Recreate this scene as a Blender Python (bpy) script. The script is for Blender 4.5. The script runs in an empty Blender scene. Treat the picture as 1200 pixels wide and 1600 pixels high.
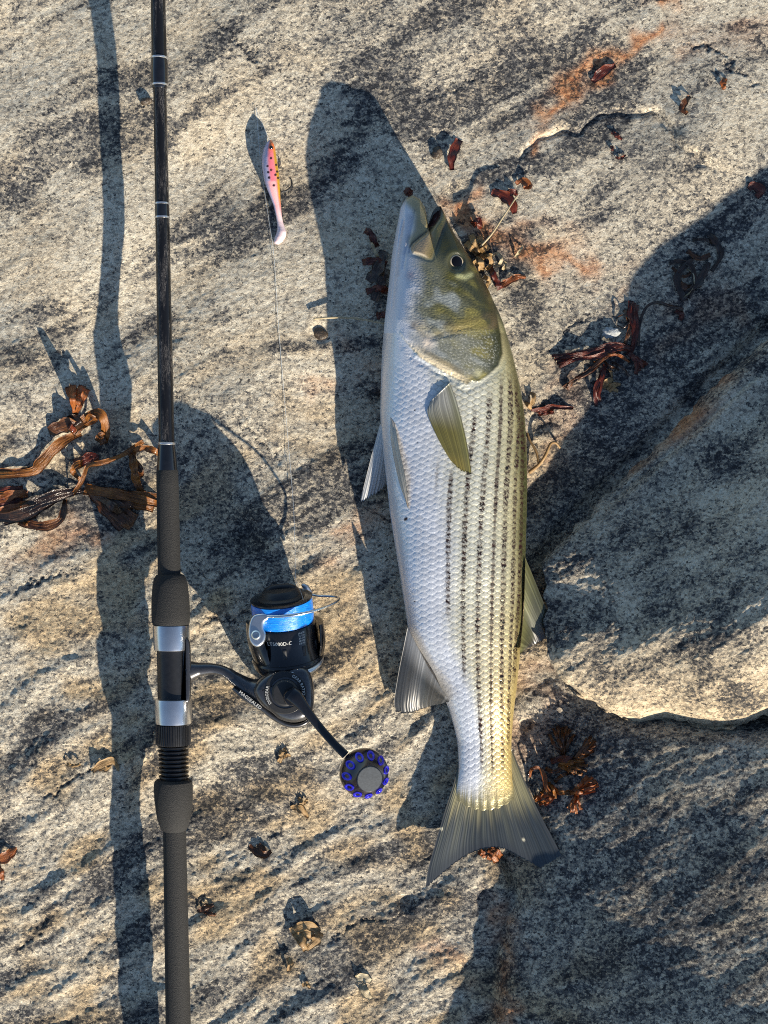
import bpy, math, random
import numpy as np
from mathutils import Vector, Matrix

random.seed(7)
rng = np.random.default_rng(11)
R = math.radians
SC = bpy.context.scene
COL = SC.collection

# ------------------------------------------------------------------ camera
S = 0.0005            # metres per photograph pixel on the rock (1200 x 1600)
H = 1.15              # camera height above the rock
cam_d = bpy.data.cameras.new('camera')
cam = bpy.data.objects.new('camera', cam_d); COL.objects.link(cam)
cam.location = (0, 0, H)
cam.rotation_euler = (0, 0, 0)
cam_d.sensor_fit = 'VERTICAL'
cam_d.angle = 2 * math.atan(800 * S / H)
cam_d.clip_start = 0.01
cam_d.clip_end = 200
SC.camera = cam

# ------------------------------------------------------------------ light
ELEV = R(20)
SH = Vector((-0.47, 0.883))           # horizontal travel of the light
world = bpy.data.worlds.new('World'); SC.world = world
world.use_nodes = True
wn = world.node_tree
sky = wn.nodes.new('ShaderNodeTexSky')
sky.sky_type = 'NISHITA'; sky.sun_disc = False
sky.sun_elevation = ELEV
sky.sun_rotation = math.atan2(-SH.x, -SH.y)
sky.air_density = 1.0; sky.dust_density = 0.4; sky.ozone_density = 2.5
wn.nodes['Background'].inputs[1].default_value = 0.088
wn.links.new(sky.outputs[0], wn.nodes['Background'].inputs[0])
sun_d = bpy.data.lights.new('sun', 'SUN')
sun_d.energy = 5.0; sun_d.angle = R(0.55); sun_d.color = (1.0, 0.90, 0.74)
sun = bpy.data.objects.new('sun', sun_d); COL.objects.link(sun)
sun.location = (1, -2, 2)
sun.rotation_euler = Vector((SH.x * math.cos(ELEV), SH.y * math.cos(ELEV), -math.sin(ELEV))).to_track_quat('-Z', 'Y').to_euler()
SC.view_settings.view_transform = 'Standard'
SC.view_settings.look = 'None'
SC.view_settings.exposure = 1.0
SC.view_settings.gamma = 1.0
SC.cycles.use_denoising = False
SC.cycles.filter_width = 1.1
SC.cycles.max_bounces = 5
SC.cycles.diffuse_bounces = 2
SC.cycles.glossy_bounces = 3

# ------------------------------------------------------------------ helpers
def W(px, py, z=0.0):
    """photo pixel at height z (metres) -> world xyz (arrays allowed)"""
    k = S * (H - z) / H
    return np.stack(np.broadcast_arrays((np.asarray(px, float) - 600) * k, (800 - np.asarray(py, float)) * k, np.asarray(z, float)), -1)

def sstep(a, b, x):
    t = np.clip((x - a) / (b - a), 0, 1)
    return t * t * (3 - 2 * t)

def polydist(X, Y, pts):
    """distance to an open polyline, and parameter along it"""
    d = np.full(np.shape(X), 1e9); par = np.zeros(np.shape(X))
    n = len(pts) - 1
    for i in range(n):
        ax, ay = pts[i][:2]; bx, by = pts[i + 1][:2]
        vx, vy = bx - ax, by - ay
        t = np.clip(((X - ax) * vx + (Y - ay) * vy) / (vx * vx + vy * vy + 1e-9), 0, 1)
        e = np.hypot(X - ax - t * vx, Y - ay - t * vy)
        m = e < d
        d = np.where(m, e, d); par = np.where(m, (i + t) / n, par)
    return d, par

def inpoly(X, Y, poly):
    c = np.zeros(np.shape(X), bool)
    n = len(poly)
    for i in range(n):
        x1, y1 = poly[i]; x2, y2 = poly[(i + 1) % n]
        if y1 == y2: continue
        m = ((y1 > Y) != (y2 > Y)) & (X < (x2 - x1) * (Y - y1) / (y2 - y1) + x1)
        c ^= m
    return c

def sdpoly(X, Y, poly):
    """positive inside"""
    d, _ = polydist(X, Y, list(poly) + [poly[0]])
    return np.where(inpoly(X, Y, poly), d, -d)

def spline(pts, n):
    """Catmull-Rom through points (any dimension)"""
    P = np.asarray(pts, float)
    P = np.vstack([2 * P[0] - P[1], P, 2 * P[-1] - P[-2]])
    m = len(P) - 3
    u = np.linspace(0, m - 1e-6, n)
    i = u.astype(int); t = (u - i)[:, None]
    p0, p1, p2, p3 = P[i], P[i + 1], P[i + 2], P[i + 3]
    return 0.5 * (2 * p1 + (p2 - p0) * t + (2 * p0 - 5 * p1 + 4 * p2 - p3) * t ** 2 + (3 * p1 - p0 - 3 * p2 + p3) * t ** 3)

TN, TL = 1024, 1.0
def tile(lo, hi, beta=1.0, angle=0.0, stretch=1.0, seed=0):
    """periodic noise, wavelengths lo..hi in metres, features stretched along angle"""
    g = np.random.default_rng(seed)
    f = np.fft.fft2(g.standard_normal((TN, TN)))
    k = np.fft.fftfreq(TN, TL / TN)
    kx, ky = np.meshgrid(k, k)
    ca, sa = math.cos(angle), math.sin(angle)
    kk = np.hypot((kx * ca + ky * sa) * stretch, -kx * sa + ky * ca) + 1e-9
    amp = kk ** -beta * np.exp(-(kk * lo) ** 4) * (1 - np.exp(-(kk * hi) ** 4))
    amp[0, 0] = 0
    r = np.real(np.fft.ifft2(f * amp))
    return (r / r.std()).astype(np.float64)

def samp(T, x, y):
    u = (np.asarray(x) / TL % 1) * TN; v = (np.asarray(y) / TL % 1) * TN
    i = np.floor(u).astype(int); j = np.floor(v).astype(int)
    fu, fv = u - i, v - j
    i0, i1, j0, j1 = i % TN, (i + 1) % TN, j % TN, (j + 1) % TN
    return (T[j0, i0] * (1 - fu) + T[j0, i1] * fu) * (1 - fv) + (T[j1, i0] * (1 - fu) + T[j1, i1] * fu) * fv

def make_mesh(name, V, F, smooth=True, sharp=None, attrs=None):
    V = np.ascontiguousarray(V, dtype=np.float32).reshape(-1, 3)
    me = bpy.data.meshes.new(name)
    if isinstance(F, np.ndarray):
        nf, k = F.shape
        me.vertices.add(len(V)); me.vertices.foreach_set('co', V.ravel())
        me.loops.add(nf * k); me.loops.foreach_set('vertex_index', np.ascontiguousarray(F, dtype=np.int32).ravel())
        me.polygons.add(nf); me.polygons.foreach_set('loop_start', np.arange(0, nf * k, k, dtype=np.int32))
        me.update(calc_edges=True)
    else:
        me.from_pydata([tuple(map(float, v)) for v in V], [], F); me.update()
    me.validate()
    if attrs:
        for an, A in attrs.items():
            at = me.attributes.new(an, 'FLOAT_COLOR', 'POINT')
            A = np.asarray(A, np.float32)
            if A.shape[1] == 3: A = np.hstack([A, np.ones((len(A), 1), np.float32)])
            at.data.foreach_set('color', np.ascontiguousarray(A).ravel())
    if smooth:
        me.polygons.foreach_set('use_smooth', np.ones(len(me.polygons), bool))
        if sharp: me.set_sharp_from_angle(angle=R(sharp))
    return me

def root_of(o):
    while o.parent: o = o.parent
    return o

def part(name, V, F, mat, parent, **kw):
    V = np.asarray(V, float).reshape(-1, 3) - np.array(root_of(parent).location)
    me = make_mesh(name, V, F, **kw)
    o = bpy.data.objects.new(name, me); COL.objects.link(o)
    o.parent = parent
    me.materials.append(mat)
    return o

def thing(name, label, cat, loc, group=None):
    o = bpy.data.objects.new(name, None); COL.objects.link(o)
    o.location = tuple(map(float, loc)); o.empty_display_size = 0.02
    o['label'] = label; o['category'] = cat
    if group: o['group'] = group
    return o

def solo(name, V, F, mat, label, cat, group=None, **kw):
    V = np.asarray(V, float).reshape(-1, 3)
    org = np.array([V[:, 0].mean(), V[:, 1].mean(), V[:, 2].min()])
    me = make_mesh(name, V - org, F, **kw)
    o = bpy.data.objects.new(name, me); COL.objects.link(o)
    o.location = tuple(map(float, org)); me.materials.append(mat)
    o['label'] = label; o['category'] = cat
    if group: o['group'] = group
    return o

def gridF(nu, nv, wrap=False):
    """faces of a nu x nv vertex grid (row major); wrap closes v"""
    i = np.arange(nu - 1)[:, None]; j = np.arange(nv if wrap else nv - 1)[None, :]
    j2 = (j + 1) % nv
    return np.stack([i * nv + j, i * nv + j2, (i + 1) * nv + j2, (i + 1) * nv + j], -1).reshape(-1, 4)

def join(*VF):
    Vs, Fs, n = [], [], 0
    for V, F in VF:
        V = np.asarray(V, float).reshape(-1, 3)
        Vs.append(V)
        Fs += [[int(q) + n for q in f] for f in F]
        n += len(V)
    return np.vstack(Vs), Fs

def frame(axis):
    a = Vector(axis).normalized()
    ref = Vector((0, 0, 1)) if abs(a.z) < 0.9 else Vector((1, 0, 0))
    u = a.cross(ref).normalized(); v = u.cross(a).normalized()
    return np.array(a), np.array(u), np.array(v)

def lathe(prof, org, axis, n=64, mod=None):
    a, u, v = frame(axis)
    th = np.linspace(0, 2 * math.pi, n, endpoint=False)
    rows = []
    for t, r in prof:
        rr = r if mod is None else r * mod(th)
        rows.append(np.array(org) + a * t + np.outer(np.cos(th) * rr, u) + np.outer(np.sin(th) * rr, v))
    V = np.vstack(rows)
    return V, gridF(len(prof), n, True)

def tube(pts, rad, n=12, flat=None, up=(0, 0, 1), caps=True):
    """tube along world points; rad scalar or list; flat scales the section along 'up'"""
    P = np.asarray(pts, float); m = len(P)
    rad = np.broadcast_to(np.asarray(rad, float), (m,)) if np.ndim(rad) == 0 else np.interp(np.linspace(0, 1, m), np.linspace(0, 1, len(rad)), rad)
    T = np.gradient(P, axis=0); T /= np.linalg.norm(T, axis=1)[:, None] + 1e-12
    th = np.linspace(0, 2 * math.pi, n, endpoint=False)
    U = np.cross(T, np.array(up, float)); bad = np.linalg.norm(U, axis=1) < 1e-3
    U[bad] = np.cross(T[bad], np.array([1.0, 0, 0]))
    U /= np.linalg.norm(U, axis=1)[:, None]
    N = np.cross(U, T)
    f = 1.0 if flat is None else flat
    rings = P[:, None, :] + rad[:, None, None] * (np.cos(th)[None, :, None] * U[:, None, :] + f * np.sin(th)[None, :, None] * N[:, None, :])
    V = rings.reshape(-1, 3); F = [list(map(int, q)) for q in gridF(m, n, True)]
    if caps:
        F.append(list(range(n))[::-1]); F.append([(m - 1) * n + i for i in range(n)])
    return V, F

def pillow(poly, z0, z1, r, steps=5, rb=None, smooth_n=None, tilt=None):
    """solid with an outline in photo pixels, rounded rims; z0,z1,r in metres"""
    P = np.asarray(poly, float)
    if smooth_n: P = spline(list(P) + [P[0]], smooth_n + 1)[:-1]
    nx, pv = np.roll(P, -1, 0), np.roll(P, 1, 0)
    T = nx - pv; T /= np.linalg.norm(T, axis=1)[:, None] + 1e-9
    area = np.sum(P[:, 0] * nx[:, 1] - nx[:, 0] * P[:, 1])
    Nn = np.stack([-T[:, 1], T[:, 0]], 1) * (1 if area > 0 else -1)   # inward
    rb = r if rb is None else rb
    rings = []
    def ring(ins, z):
        q = P + Nn * (ins / S)
        zz = z if tilt is None else z + tilt(q[:, 0], q[:, 1])
        rings.append(W(q[:, 0], q[:, 1], zz))
    for i in range(steps + 1):
        a = math.pi / 2 * i / steps
        ring(rb * (1 - math.sin(a)), z0 + rb * (1 - math.cos(a)))
    for i in range(steps + 1):
        a = math.pi / 2 * i / steps
        ring(r * (1 - math.cos(a)), z1 - r * (1 - math.sin(a)))
    n = len(P); V = np.vstack(rings)
    F = [list(map(int, q)) for q in gridF(len(rings), n, True)]
    F.append(list(range(n))); F.append([(len(rings) - 1) * n + i for i in range(n)][::-1])
    return V, F

# ------------------------------------------------------------------ materials
def new_mat(name):
    m = bpy.data.materials.new(name); m.use_nodes = True
    nt = m.node_tree
    return m, nt, nt.nodes['Principled BSDF']

def nd(nt, t, **kw):
    n = nt.nodes.new(t)
    for k, v in kw.items(): setattr(n, k, v)
    return n

def noise(nt, vec, scale, detail=3, rough=0.55, dist=0.0):
    n = nd(nt, 'ShaderNodeTexNoise'); n.inputs['Scale'].default_value = scale
    n.inputs['Detail'].default_value = detail; n.inputs['Roughness'].default_value = rough
    n.inputs['Distortion'].default_value = dist
    if vec is not None: nt.links.new(vec, n.inputs['Vector'])
    return n.outputs['Fac']

def ramp(nt, fac, stops, interp='LINEAR'):
    r = nd(nt, 'ShaderNodeValToRGB'); r.color_ramp.interpolation = interp
    el = r.color_ramp.elements
    while len(el) < len(stops): el.new(0.5)
    for e, (p, c) in zip(el, stops):
        e.position = p
        e.color = (c, c, c, 1) if np.ndim(c) == 0 else (*c, 1)
    nt.links.new(fac, r.inputs[0])
    return r.outputs[0]

def mix(nt, fac, a, b, mode='MIX'):
    m = nd(nt, 'ShaderNodeMix', data_type='RGBA', blend_type=mode)
    for i, v in ((0, fac), (6, a), (7, b)):
        if isinstance(v, (int, float)): m.inputs[i].default_value = v
        elif isinstance(v, tuple): m.inputs[i].default_value = (*v, 1)
        else: nt.links.new(v, m.inputs[i])
    return m.outputs[2]

def maths(nt, op, a, b=0.0, clamp=False):
    m = nd(nt, 'ShaderNodeMath', operation=op, use_clamp=clamp)
    for i, v in enumerate((a, b)):
        if isinstance(v, (int, float)): m.inputs[i].default_value = v
        else: nt.links.new(v, m.inputs[i])
    return m.outputs[0]

def bump(nt, h, strength, dist, bsdf, normal=None):
    b = nd(nt, 'ShaderNodeBump'); b.inputs['Strength'].default_value = strength
    b.inputs['Distance'].default_value = dist
    nt.links.new(h, b.inputs['Height'])
    if normal is not None: nt.links.new(normal, b.inputs['Normal'])
    nt.links.new(b.outputs[0], bsdf.inputs['Normal'])
    return b.outputs[0]

def simple(name, col, rough=0.5, metal=0.0, nscale=None, namt=0.25, bumpd=0.0, bscale=None, coat=0.0, spec=None):
    m, nt, b = new_mat(name)
    b.inputs['Base Color'].default_value = (*col, 1)
    b.inputs['Roughness'].default_value = rough; b.inputs['Metallic'].default_value = metal
    b.inputs['Coat Weight'].default_value = coat
    if spec is not None: b.inputs['Specular IOR Level'].default_value = spec
    tc = nd(nt, 'ShaderNodeTexCoord').outputs['Object']
    if nscale:
        f = noise(nt, tc, nscale, 4)
        lo = tuple(c * (1 - namt) for c in col); hi = tuple(min(1, c * (1 + namt)) for c in col)
        nt.links.new(ramp(nt, f, [(0.3, lo), (0.7, hi)]), b.inputs['Base Color'])
    if bumpd:
        bump(nt, noise(nt, tc, bscale or 2000, 3), 1.0, bumpd, b)
    return m

def rock_material():
    m, nt, b = new_mat('gneiss_rock')
    tc = nd(nt, 'ShaderNodeTexCoord').outputs['Object']
    at = nd(nt, 'ShaderNodeAttribute', attribute_name='mask')
    sep = nd(nt, 'ShaderNodeSeparateColor'); nt.links.new(at.outputs['Color'], sep.inputs[0])
    dark, warm, rust = sep.outputs[0], sep.outputs[1], sep.outputs[2]
    wv = nd(nt, 'ShaderNodeTexNoise'); wv.inputs['Scale'].default_value = 700; wv.inputs['Detail'].default_value = 3
    nt.links.new(tc, wv.inputs['Vector'])
    sub = nd(nt, 'ShaderNodeVectorMath', operation='SUBTRACT'); nt.links.new(wv.outputs['Color'], sub.inputs[0]); sub.inputs[1].default_value = (.5, .5, .5)
    scl = nd(nt, 'ShaderNodeVectorMath', operation='SCALE'); nt.links.new(sub.outputs[0], scl.inputs[0]); scl.inputs['Scale'].default_value = 0.0030
    add = nd(nt, 'ShaderNodeVectorMath', operation='ADD'); nt.links.new(tc, add.inputs[0]); nt.links.new(scl.outputs[0], add.inputs[1])
    mp = nd(nt, 'ShaderNodeMapping'); mp.inputs['Rotation'].default_value = (0, 0, R(-24)); mp.inputs['Scale'].default_value = (0.74, 1, 1)
    nt.links.new(add.outputs[0], mp.inputs[0]); fol = mp.outputs[0]
    def grains(scale):
        v = nd(nt, 'ShaderNodeTexVoronoi'); v.inputs['Scale'].default_value = scale; nt.links.new(fol, v.inputs['Vector'])
        sc = nd(nt, 'ShaderNodeSeparateColor'); nt.links.new(v.outputs['Color'], sc.inputs[0])
        return sc.outputs
    g1, g2, g3 = grains(640), grains(330), grains(1150)
    # mineral value: small and large grains plus drifting patches, lowered by mica bands, cracks and painted shade
    val = maths(nt, 'MULTIPLY', g1[0], 0.46)
    val = maths(nt, 'ADD', val, maths(nt, 'MULTIPLY', g2[0], 0.26))
    val = maths(nt, 'ADD', val, maths(nt, 'MULTIPLY', g3[0], 0.24))
    val = maths(nt, 'ADD', val, maths(nt, 'MULTIPLY', noise(nt, fol, 130, 4, 0.6), 0.55))
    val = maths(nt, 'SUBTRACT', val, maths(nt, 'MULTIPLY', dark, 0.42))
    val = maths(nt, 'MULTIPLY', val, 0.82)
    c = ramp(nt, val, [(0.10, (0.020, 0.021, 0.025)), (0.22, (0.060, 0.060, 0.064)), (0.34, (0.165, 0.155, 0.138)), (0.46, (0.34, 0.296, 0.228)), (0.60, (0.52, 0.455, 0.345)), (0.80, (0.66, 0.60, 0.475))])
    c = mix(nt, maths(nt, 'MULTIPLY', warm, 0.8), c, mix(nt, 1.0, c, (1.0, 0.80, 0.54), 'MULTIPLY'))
    rst = mix(nt, 1.0, ramp(nt, noise(nt, tc, 240, 4, 0.6), [(0.35, (0.34, 0.12, 0.05)), (0.55, (0.60, 0.29, 0.13)), (0.75, (0.70, 0.46, 0.30))]), ramp(nt, val, [(0.15, 0.12), (0.5, 1.0)]), 'MULTIPLY')
    c = mix(nt, rust, c, rst)
    # separate black mica flakes
    mica = ramp(nt, maths(nt, 'ADD', noise(nt, fol, 420, 2, 0.5), maths(nt, 'MULTIPLY', dark, 0.05)), [(0.645, 0.0), (0.68, 1.0)])
    c = mix(nt, maths(nt, 'MULTIPLY', mica, 0.9), c, (0.018, 0.018, 0.021))
    nt.links.new(c, b.inputs['Base Color'])
    b.inputs['Roughness'].default_value = 0.75
    b.inputs['Specular IOR Level'].default_value = 0.35
    hgt = maths(nt, 'ADD', noise(nt, fol, 480, 5, 0.72), maths(nt, 'MULTIPLY', g1[1], 0.22))
    hgt = maths(nt, 'ADD', hgt, maths(nt, 'MULTIPLY', g3[1], 0.12))
    bump(nt, hgt, 0.9, 0.0016, b)
    return m

M = {}
M['rock'] = rock_material()
# ------------------------------------------------------------------ rock ledge
T_big = tile(0.07, 0.40, 1.6, seed=1)
T_warp = tile(0.10, 0.35, 1.5, seed=2)
T_fol = tile(0.0028, 0.045, 1.0, R(22), 1.8, seed=3)
T_fin = tile(0.0023, 0.010, 0.7, R(24), 1.3, seed=4)
T_rd2 = tile(0.009, 0.07, 1.6, R(32), 3.6, seed=24)
T_rdg = tile(0.0035, 0.028, 1.1, R(24), 3.2, seed=14)
T_band = tile(0.006, 0.12, 1.35, R(30), 5.0, seed=5)
T_pat = tile(0.015, 0.14, 1.3, R(24), 1.6, seed=6)
T_edge = tile(0.012, 0.10, 1.4, seed=8)

LEDGE = [(800, 240), (860, 215), (905, 200), (950, 186), (1000, 176), (1032, 192), (1062, 215), (1088, 243), (1108, 275)]
PITS = [(377, 832, 24, 7), (500, 521, 17, 4), (636, 1412, 13, 5), (822, 1134, 12, 6), (712, 300, 14, 3), (30, 665, 34, 2), (430, 1478, 20, 4), (455, 1425, 24, 4),
        (1066, 862, 10, 2), (330, 1405, 20, 3), (405, 1320, 22, 3), (760, 1405, 14, 5), (845, 655, 22, 5), (690, 210, 10, 3), (110, 690, 40, 2)]

CRACKS = [[(338, 52), (362, 68), (392, 84), (402, 104), (414, 128)], [(20, 1500), (45, 1470), (70, 1440), (92, 1424)], [(560, 640), (590, 625), (620, 600)], [(380, 660), (410, 690), (430, 725)],
          [(840, 560), (870, 540), (905, 512), (930, 498)], [(300, 980), (350, 962), (395, 955)], [(480, 1480), (540, 1450), (600, 1440), (650, 1425)], [(0, 930), (60, 905), (130, 890)],
          [(60, 1250), (120, 1215), (170, 1180)], [(640, 160), (720, 130), (790, 122)], [(560, 790), (610, 810), (640, 860)], [(1060, 60), (1130, 90), (1190, 150)]]
def cracks(X, Y):
    x, y = (X - 600) * S, (800 - Y) * S
    jx, jy = X + 5 * samp(T_edge, x * 2, y * 2) + 2 * samp(T_fin, x, y), Y + 5 * samp(T_edge, x * 2 + .4, y * 2) + 2 * samp(T_fin, x + .3, y)
    r = np.zeros(np.shape(X))
    for c_ in CRACKS:
        d, t = polydist(jx, jy, c_)
        r = np.maximum(r, np.exp(-(d / 2.4) ** 2) * np.sin(np.clip(t, 0.03, .97) * math.pi) ** .5)
    return r

def macro(X, Y):
    """height in mm of the ledge at rock pixel X,Y"""
    x, y = (X - 600) * S, (800 - Y) * S
    h = 3.0 * samp(T_big, x, y)
    jx, jy = X + 9 * samp(T_edge, x, y), Y + 9 * samp(T_edge, x + .4, y + .3)
    d, t = polydist(jx, jy, LEDGE)
    above = np.interp(jx, [p[0] for p in LEDGE], [p[1] for p in LEDGE]) - jy
    wgt = sstep(760, 880, X) * (1 - sstep(1085, 1180, X)) * (1 - sstep(60, 240, np.abs(above)))
    h = h + wgt * 4.2 * sstep(-6, 22, above) - 2.2 * np.exp(-(d / 5.0) ** 2)
    # slab rising to the lower right, stepping up out of the main ledge
    wob = 9 * samp(T_edge, x, y)
    sl = ((X - 900) * 0.47 + (Y - 1150) * 0.21) * 0.5
    sl = np.where(sl > 0, 150 * np.tanh(sl / 150), sl)
    sl = np.maximum(sl, -8)
    edge = np.interp(Y, [1100, 1300, 1345, 1400, 1600, 2200], [845, 812, 800, 790, 772, 740]) + wob
    wide = np.interp(Y, [1100, 1320, 1370, 1600], [70, 45, 9, 7])
    k = sstep(-1, 1, (X - edge) / wide) * sstep(1085, 1150, Y)
    h = h + k * sl
    h = h - 6.0 * np.exp(-((X - edge - 4) / 7) ** 2) * sstep(1310, 1360, Y)
    dse = polydist(X, Y, [(1215, 500), (1120, 586), (1060, 646), (1000, 705), (945, 762), (880, 826), (846, 870)])[0]
    h = h - 7.0 * np.exp(-(dse / 13) ** 2)
    for px, py, r, dd in PITS:
        h = h - dd * np.exp(-(((X - px) ** 2 + (Y - py) ** 2) / r ** 2) ** 1.5)
    return h

def rough_amt(X, Y):
    return 0.55 + 0.55 * sstep(350, 1250, Y) - (0.25 + 0.25 * sstep(1100, 1200, Y)) * sstep(800, 1000, X)

def height(X, Y):
    x, y = (X - 600) * S, (800 - Y) * S
    wx = x + 0.005 * samp(T_warp, x, y); wy = y + 0.005 * samp(T_warp, x + 0.37, y + 0.11)
    f = samp(T_fol, wx, wy)
    fine = samp(T_fin, wx, wy)
    r2 = samp(T_rd2, wx, wy); r2 = np.where(r2 > 0, r2 * 1.25, r2 * 0.6)
    far = 1 - sstep(0.5, 0.9, np.maximum(np.abs(x) * 1.1, np.abs(y)))
    h = macro(X, Y) + far * rough_amt(X, Y) * (0.12 * f + 0.18 * samp(T_rdg, wx, wy) + 0.16 * fine + 0.80 * r2 * (0.35 + 0.65 * sstep(300, 900, Y)))
    return (h - far * 1.5 * cracks(X, Y)) * 0.001

def zground(px, py):
    """height of the rock seen at photo pixel px,py"""
    px = np.asarray(px, float); py = np.asarray(py, float); z = np.zeros(np.broadcast(px, py).shape)
    for _ in range(3):
        k = (H - z) / H
        z = 0.001 * macro(600 + (px - 600) * k, 800 + (py - 800) * k)
    return z

RUST = [([(1050, 12), (1010, 45), (960, 75), (915, 120), (870, 165), (835, 195)], 17, 1.0), ([(1180, 20), (1110, 45), (1050, 40)], 40, 0.45),
        ([(700, 335), (760, 350), (830, 385), (900, 410), (970, 440)], 24, 1.0), ([(500, 600), (560, 560), (620, 590)], 26, 0.4),
        ([(30, 880), (90, 845), (150, 830)], 22, 0.55), ([(775, 1600), (785, 1480), (795, 1400)], 15, 0.8), ([(880, 590), (860, 700), (840, 760)], 22, 0.3),
        ([(540, 860), (590, 830)], 26, 0.5), ([(1040, 520), (1090, 490), (1160, 470)], 30, 0.35), ([(820, 1180), (850, 1120), (850, 1040)], 26, 0.35), ([(700, 1500), (730, 1580)], 20, 0.5)]
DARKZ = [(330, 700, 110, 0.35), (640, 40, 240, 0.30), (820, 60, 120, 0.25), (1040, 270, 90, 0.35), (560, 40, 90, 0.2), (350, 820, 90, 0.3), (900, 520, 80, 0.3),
         (950, 640, 130, 0.6), (870, 800, 80, 0.7), (1100, 420, 130, 0.5), (1000, 1400, 260, 0.55), (900, 1180, 90, 0.5), (780, 1500, 40, 0.4), (60, 680, 50, 0.3), (180, 1000, 60, .2)]  # dark rock zones; several paint the shade of reel, weed and boulder
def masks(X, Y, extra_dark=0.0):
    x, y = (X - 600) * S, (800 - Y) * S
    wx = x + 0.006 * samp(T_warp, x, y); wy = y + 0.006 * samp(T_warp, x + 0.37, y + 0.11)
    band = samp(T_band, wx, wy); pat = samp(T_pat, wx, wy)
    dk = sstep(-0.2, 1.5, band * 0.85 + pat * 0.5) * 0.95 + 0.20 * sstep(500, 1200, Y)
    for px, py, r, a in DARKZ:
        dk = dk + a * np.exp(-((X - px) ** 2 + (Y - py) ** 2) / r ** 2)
    dk = dk + 0.9 * cracks(X, Y)  # crack lines darkened too, painting the shade of their depth
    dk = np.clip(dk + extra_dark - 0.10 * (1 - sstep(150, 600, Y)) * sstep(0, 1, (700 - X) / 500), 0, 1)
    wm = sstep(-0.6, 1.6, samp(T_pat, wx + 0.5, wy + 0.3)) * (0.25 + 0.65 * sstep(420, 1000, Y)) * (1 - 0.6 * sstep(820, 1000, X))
    rs = np.zeros_like(x)
    for pts, wd, a in RUST:
        d, _ = polydist(X + 14 * samp(T_edge, x, y), Y + 14 * samp(T_edge, x + .3, y + .6), pts)
        rs = np.maximum(rs, a * np.exp(-(d / wd) ** 2) * sstep(-1.2, 1.0, pat + 0.6))
    return np.stack([dk, np.clip(wm, 0, 1), np.clip(rs, 0, 1)], -1)

def axis_coords(lo, hi, step, far):
    core = np.arange(lo, hi + step / 2, step)
    ext, s, p = [], step, 0.0
    while p < far:
        s *= 1.22; p += s; ext.append(p)
    ext = np.array(ext)
    return np.concatenate([core[0] - ext[::-1], core, core[-1] + ext])

gx = axis_coords(-0.345, 0.345, 0.00115, 7.0); gy = axis_coords(-0.445, 0.445, 0.00115, 7.0)
GX, GY = np.meshgrid(gx, gy)
PX, PY = 600 + GX / S, 800 - GY / S
GZ = height(PX, PY)
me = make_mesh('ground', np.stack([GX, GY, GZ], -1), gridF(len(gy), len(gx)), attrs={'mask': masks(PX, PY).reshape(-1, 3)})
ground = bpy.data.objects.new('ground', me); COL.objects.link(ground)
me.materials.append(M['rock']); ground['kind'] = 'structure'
ground['label'] = 'banded pale gneiss ledge with black specks'

# ------------------------------------------------------------------ boulder at the right
BOUT = [(848, 880), (851, 940), (853, 1000), (861, 1035), (880, 1066), (912, 1090), (955, 1116), (1000, 1129), (1040, 1125), (1075, 1132), (1112, 1137), (1165, 1132), (1200, 1120), (1300, 1095),
        (1460, 1040), (1640, 900), (1680, 700), (1560, 520), (1380, 455), (1260, 490), (1200, 530), (1130, 590), (1070, 650), (1010, 712), (955, 768), (895, 830)]
def boulder_z(X, Y, e):
    ds = (X - 950) * 0.70 + (Y - 765) * 0.714
    z = 0.5 * 0.47 * ds + 0.05 * np.maximum(X - 1050, 0) + 11 * sstep(-4, 16, ds) + 7 * np.exp(-((ds - 26) / 22) ** 2) * sstep(955, 1040, X)
    z = np.where(z > 0, 165 * np.tanh(np.maximum(z, 0) / 165), z)
    low = sstep(30, 190, ds)
    z = z - low * (8 + 42 * sstep(860, 1040, X)) * np.clip(1 - e / 190, 0, 1) ** 2.2
    z = z - 9 * np.clip(1 - e / 22, 0, 1) ** 2 * low
    return z - 2
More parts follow.
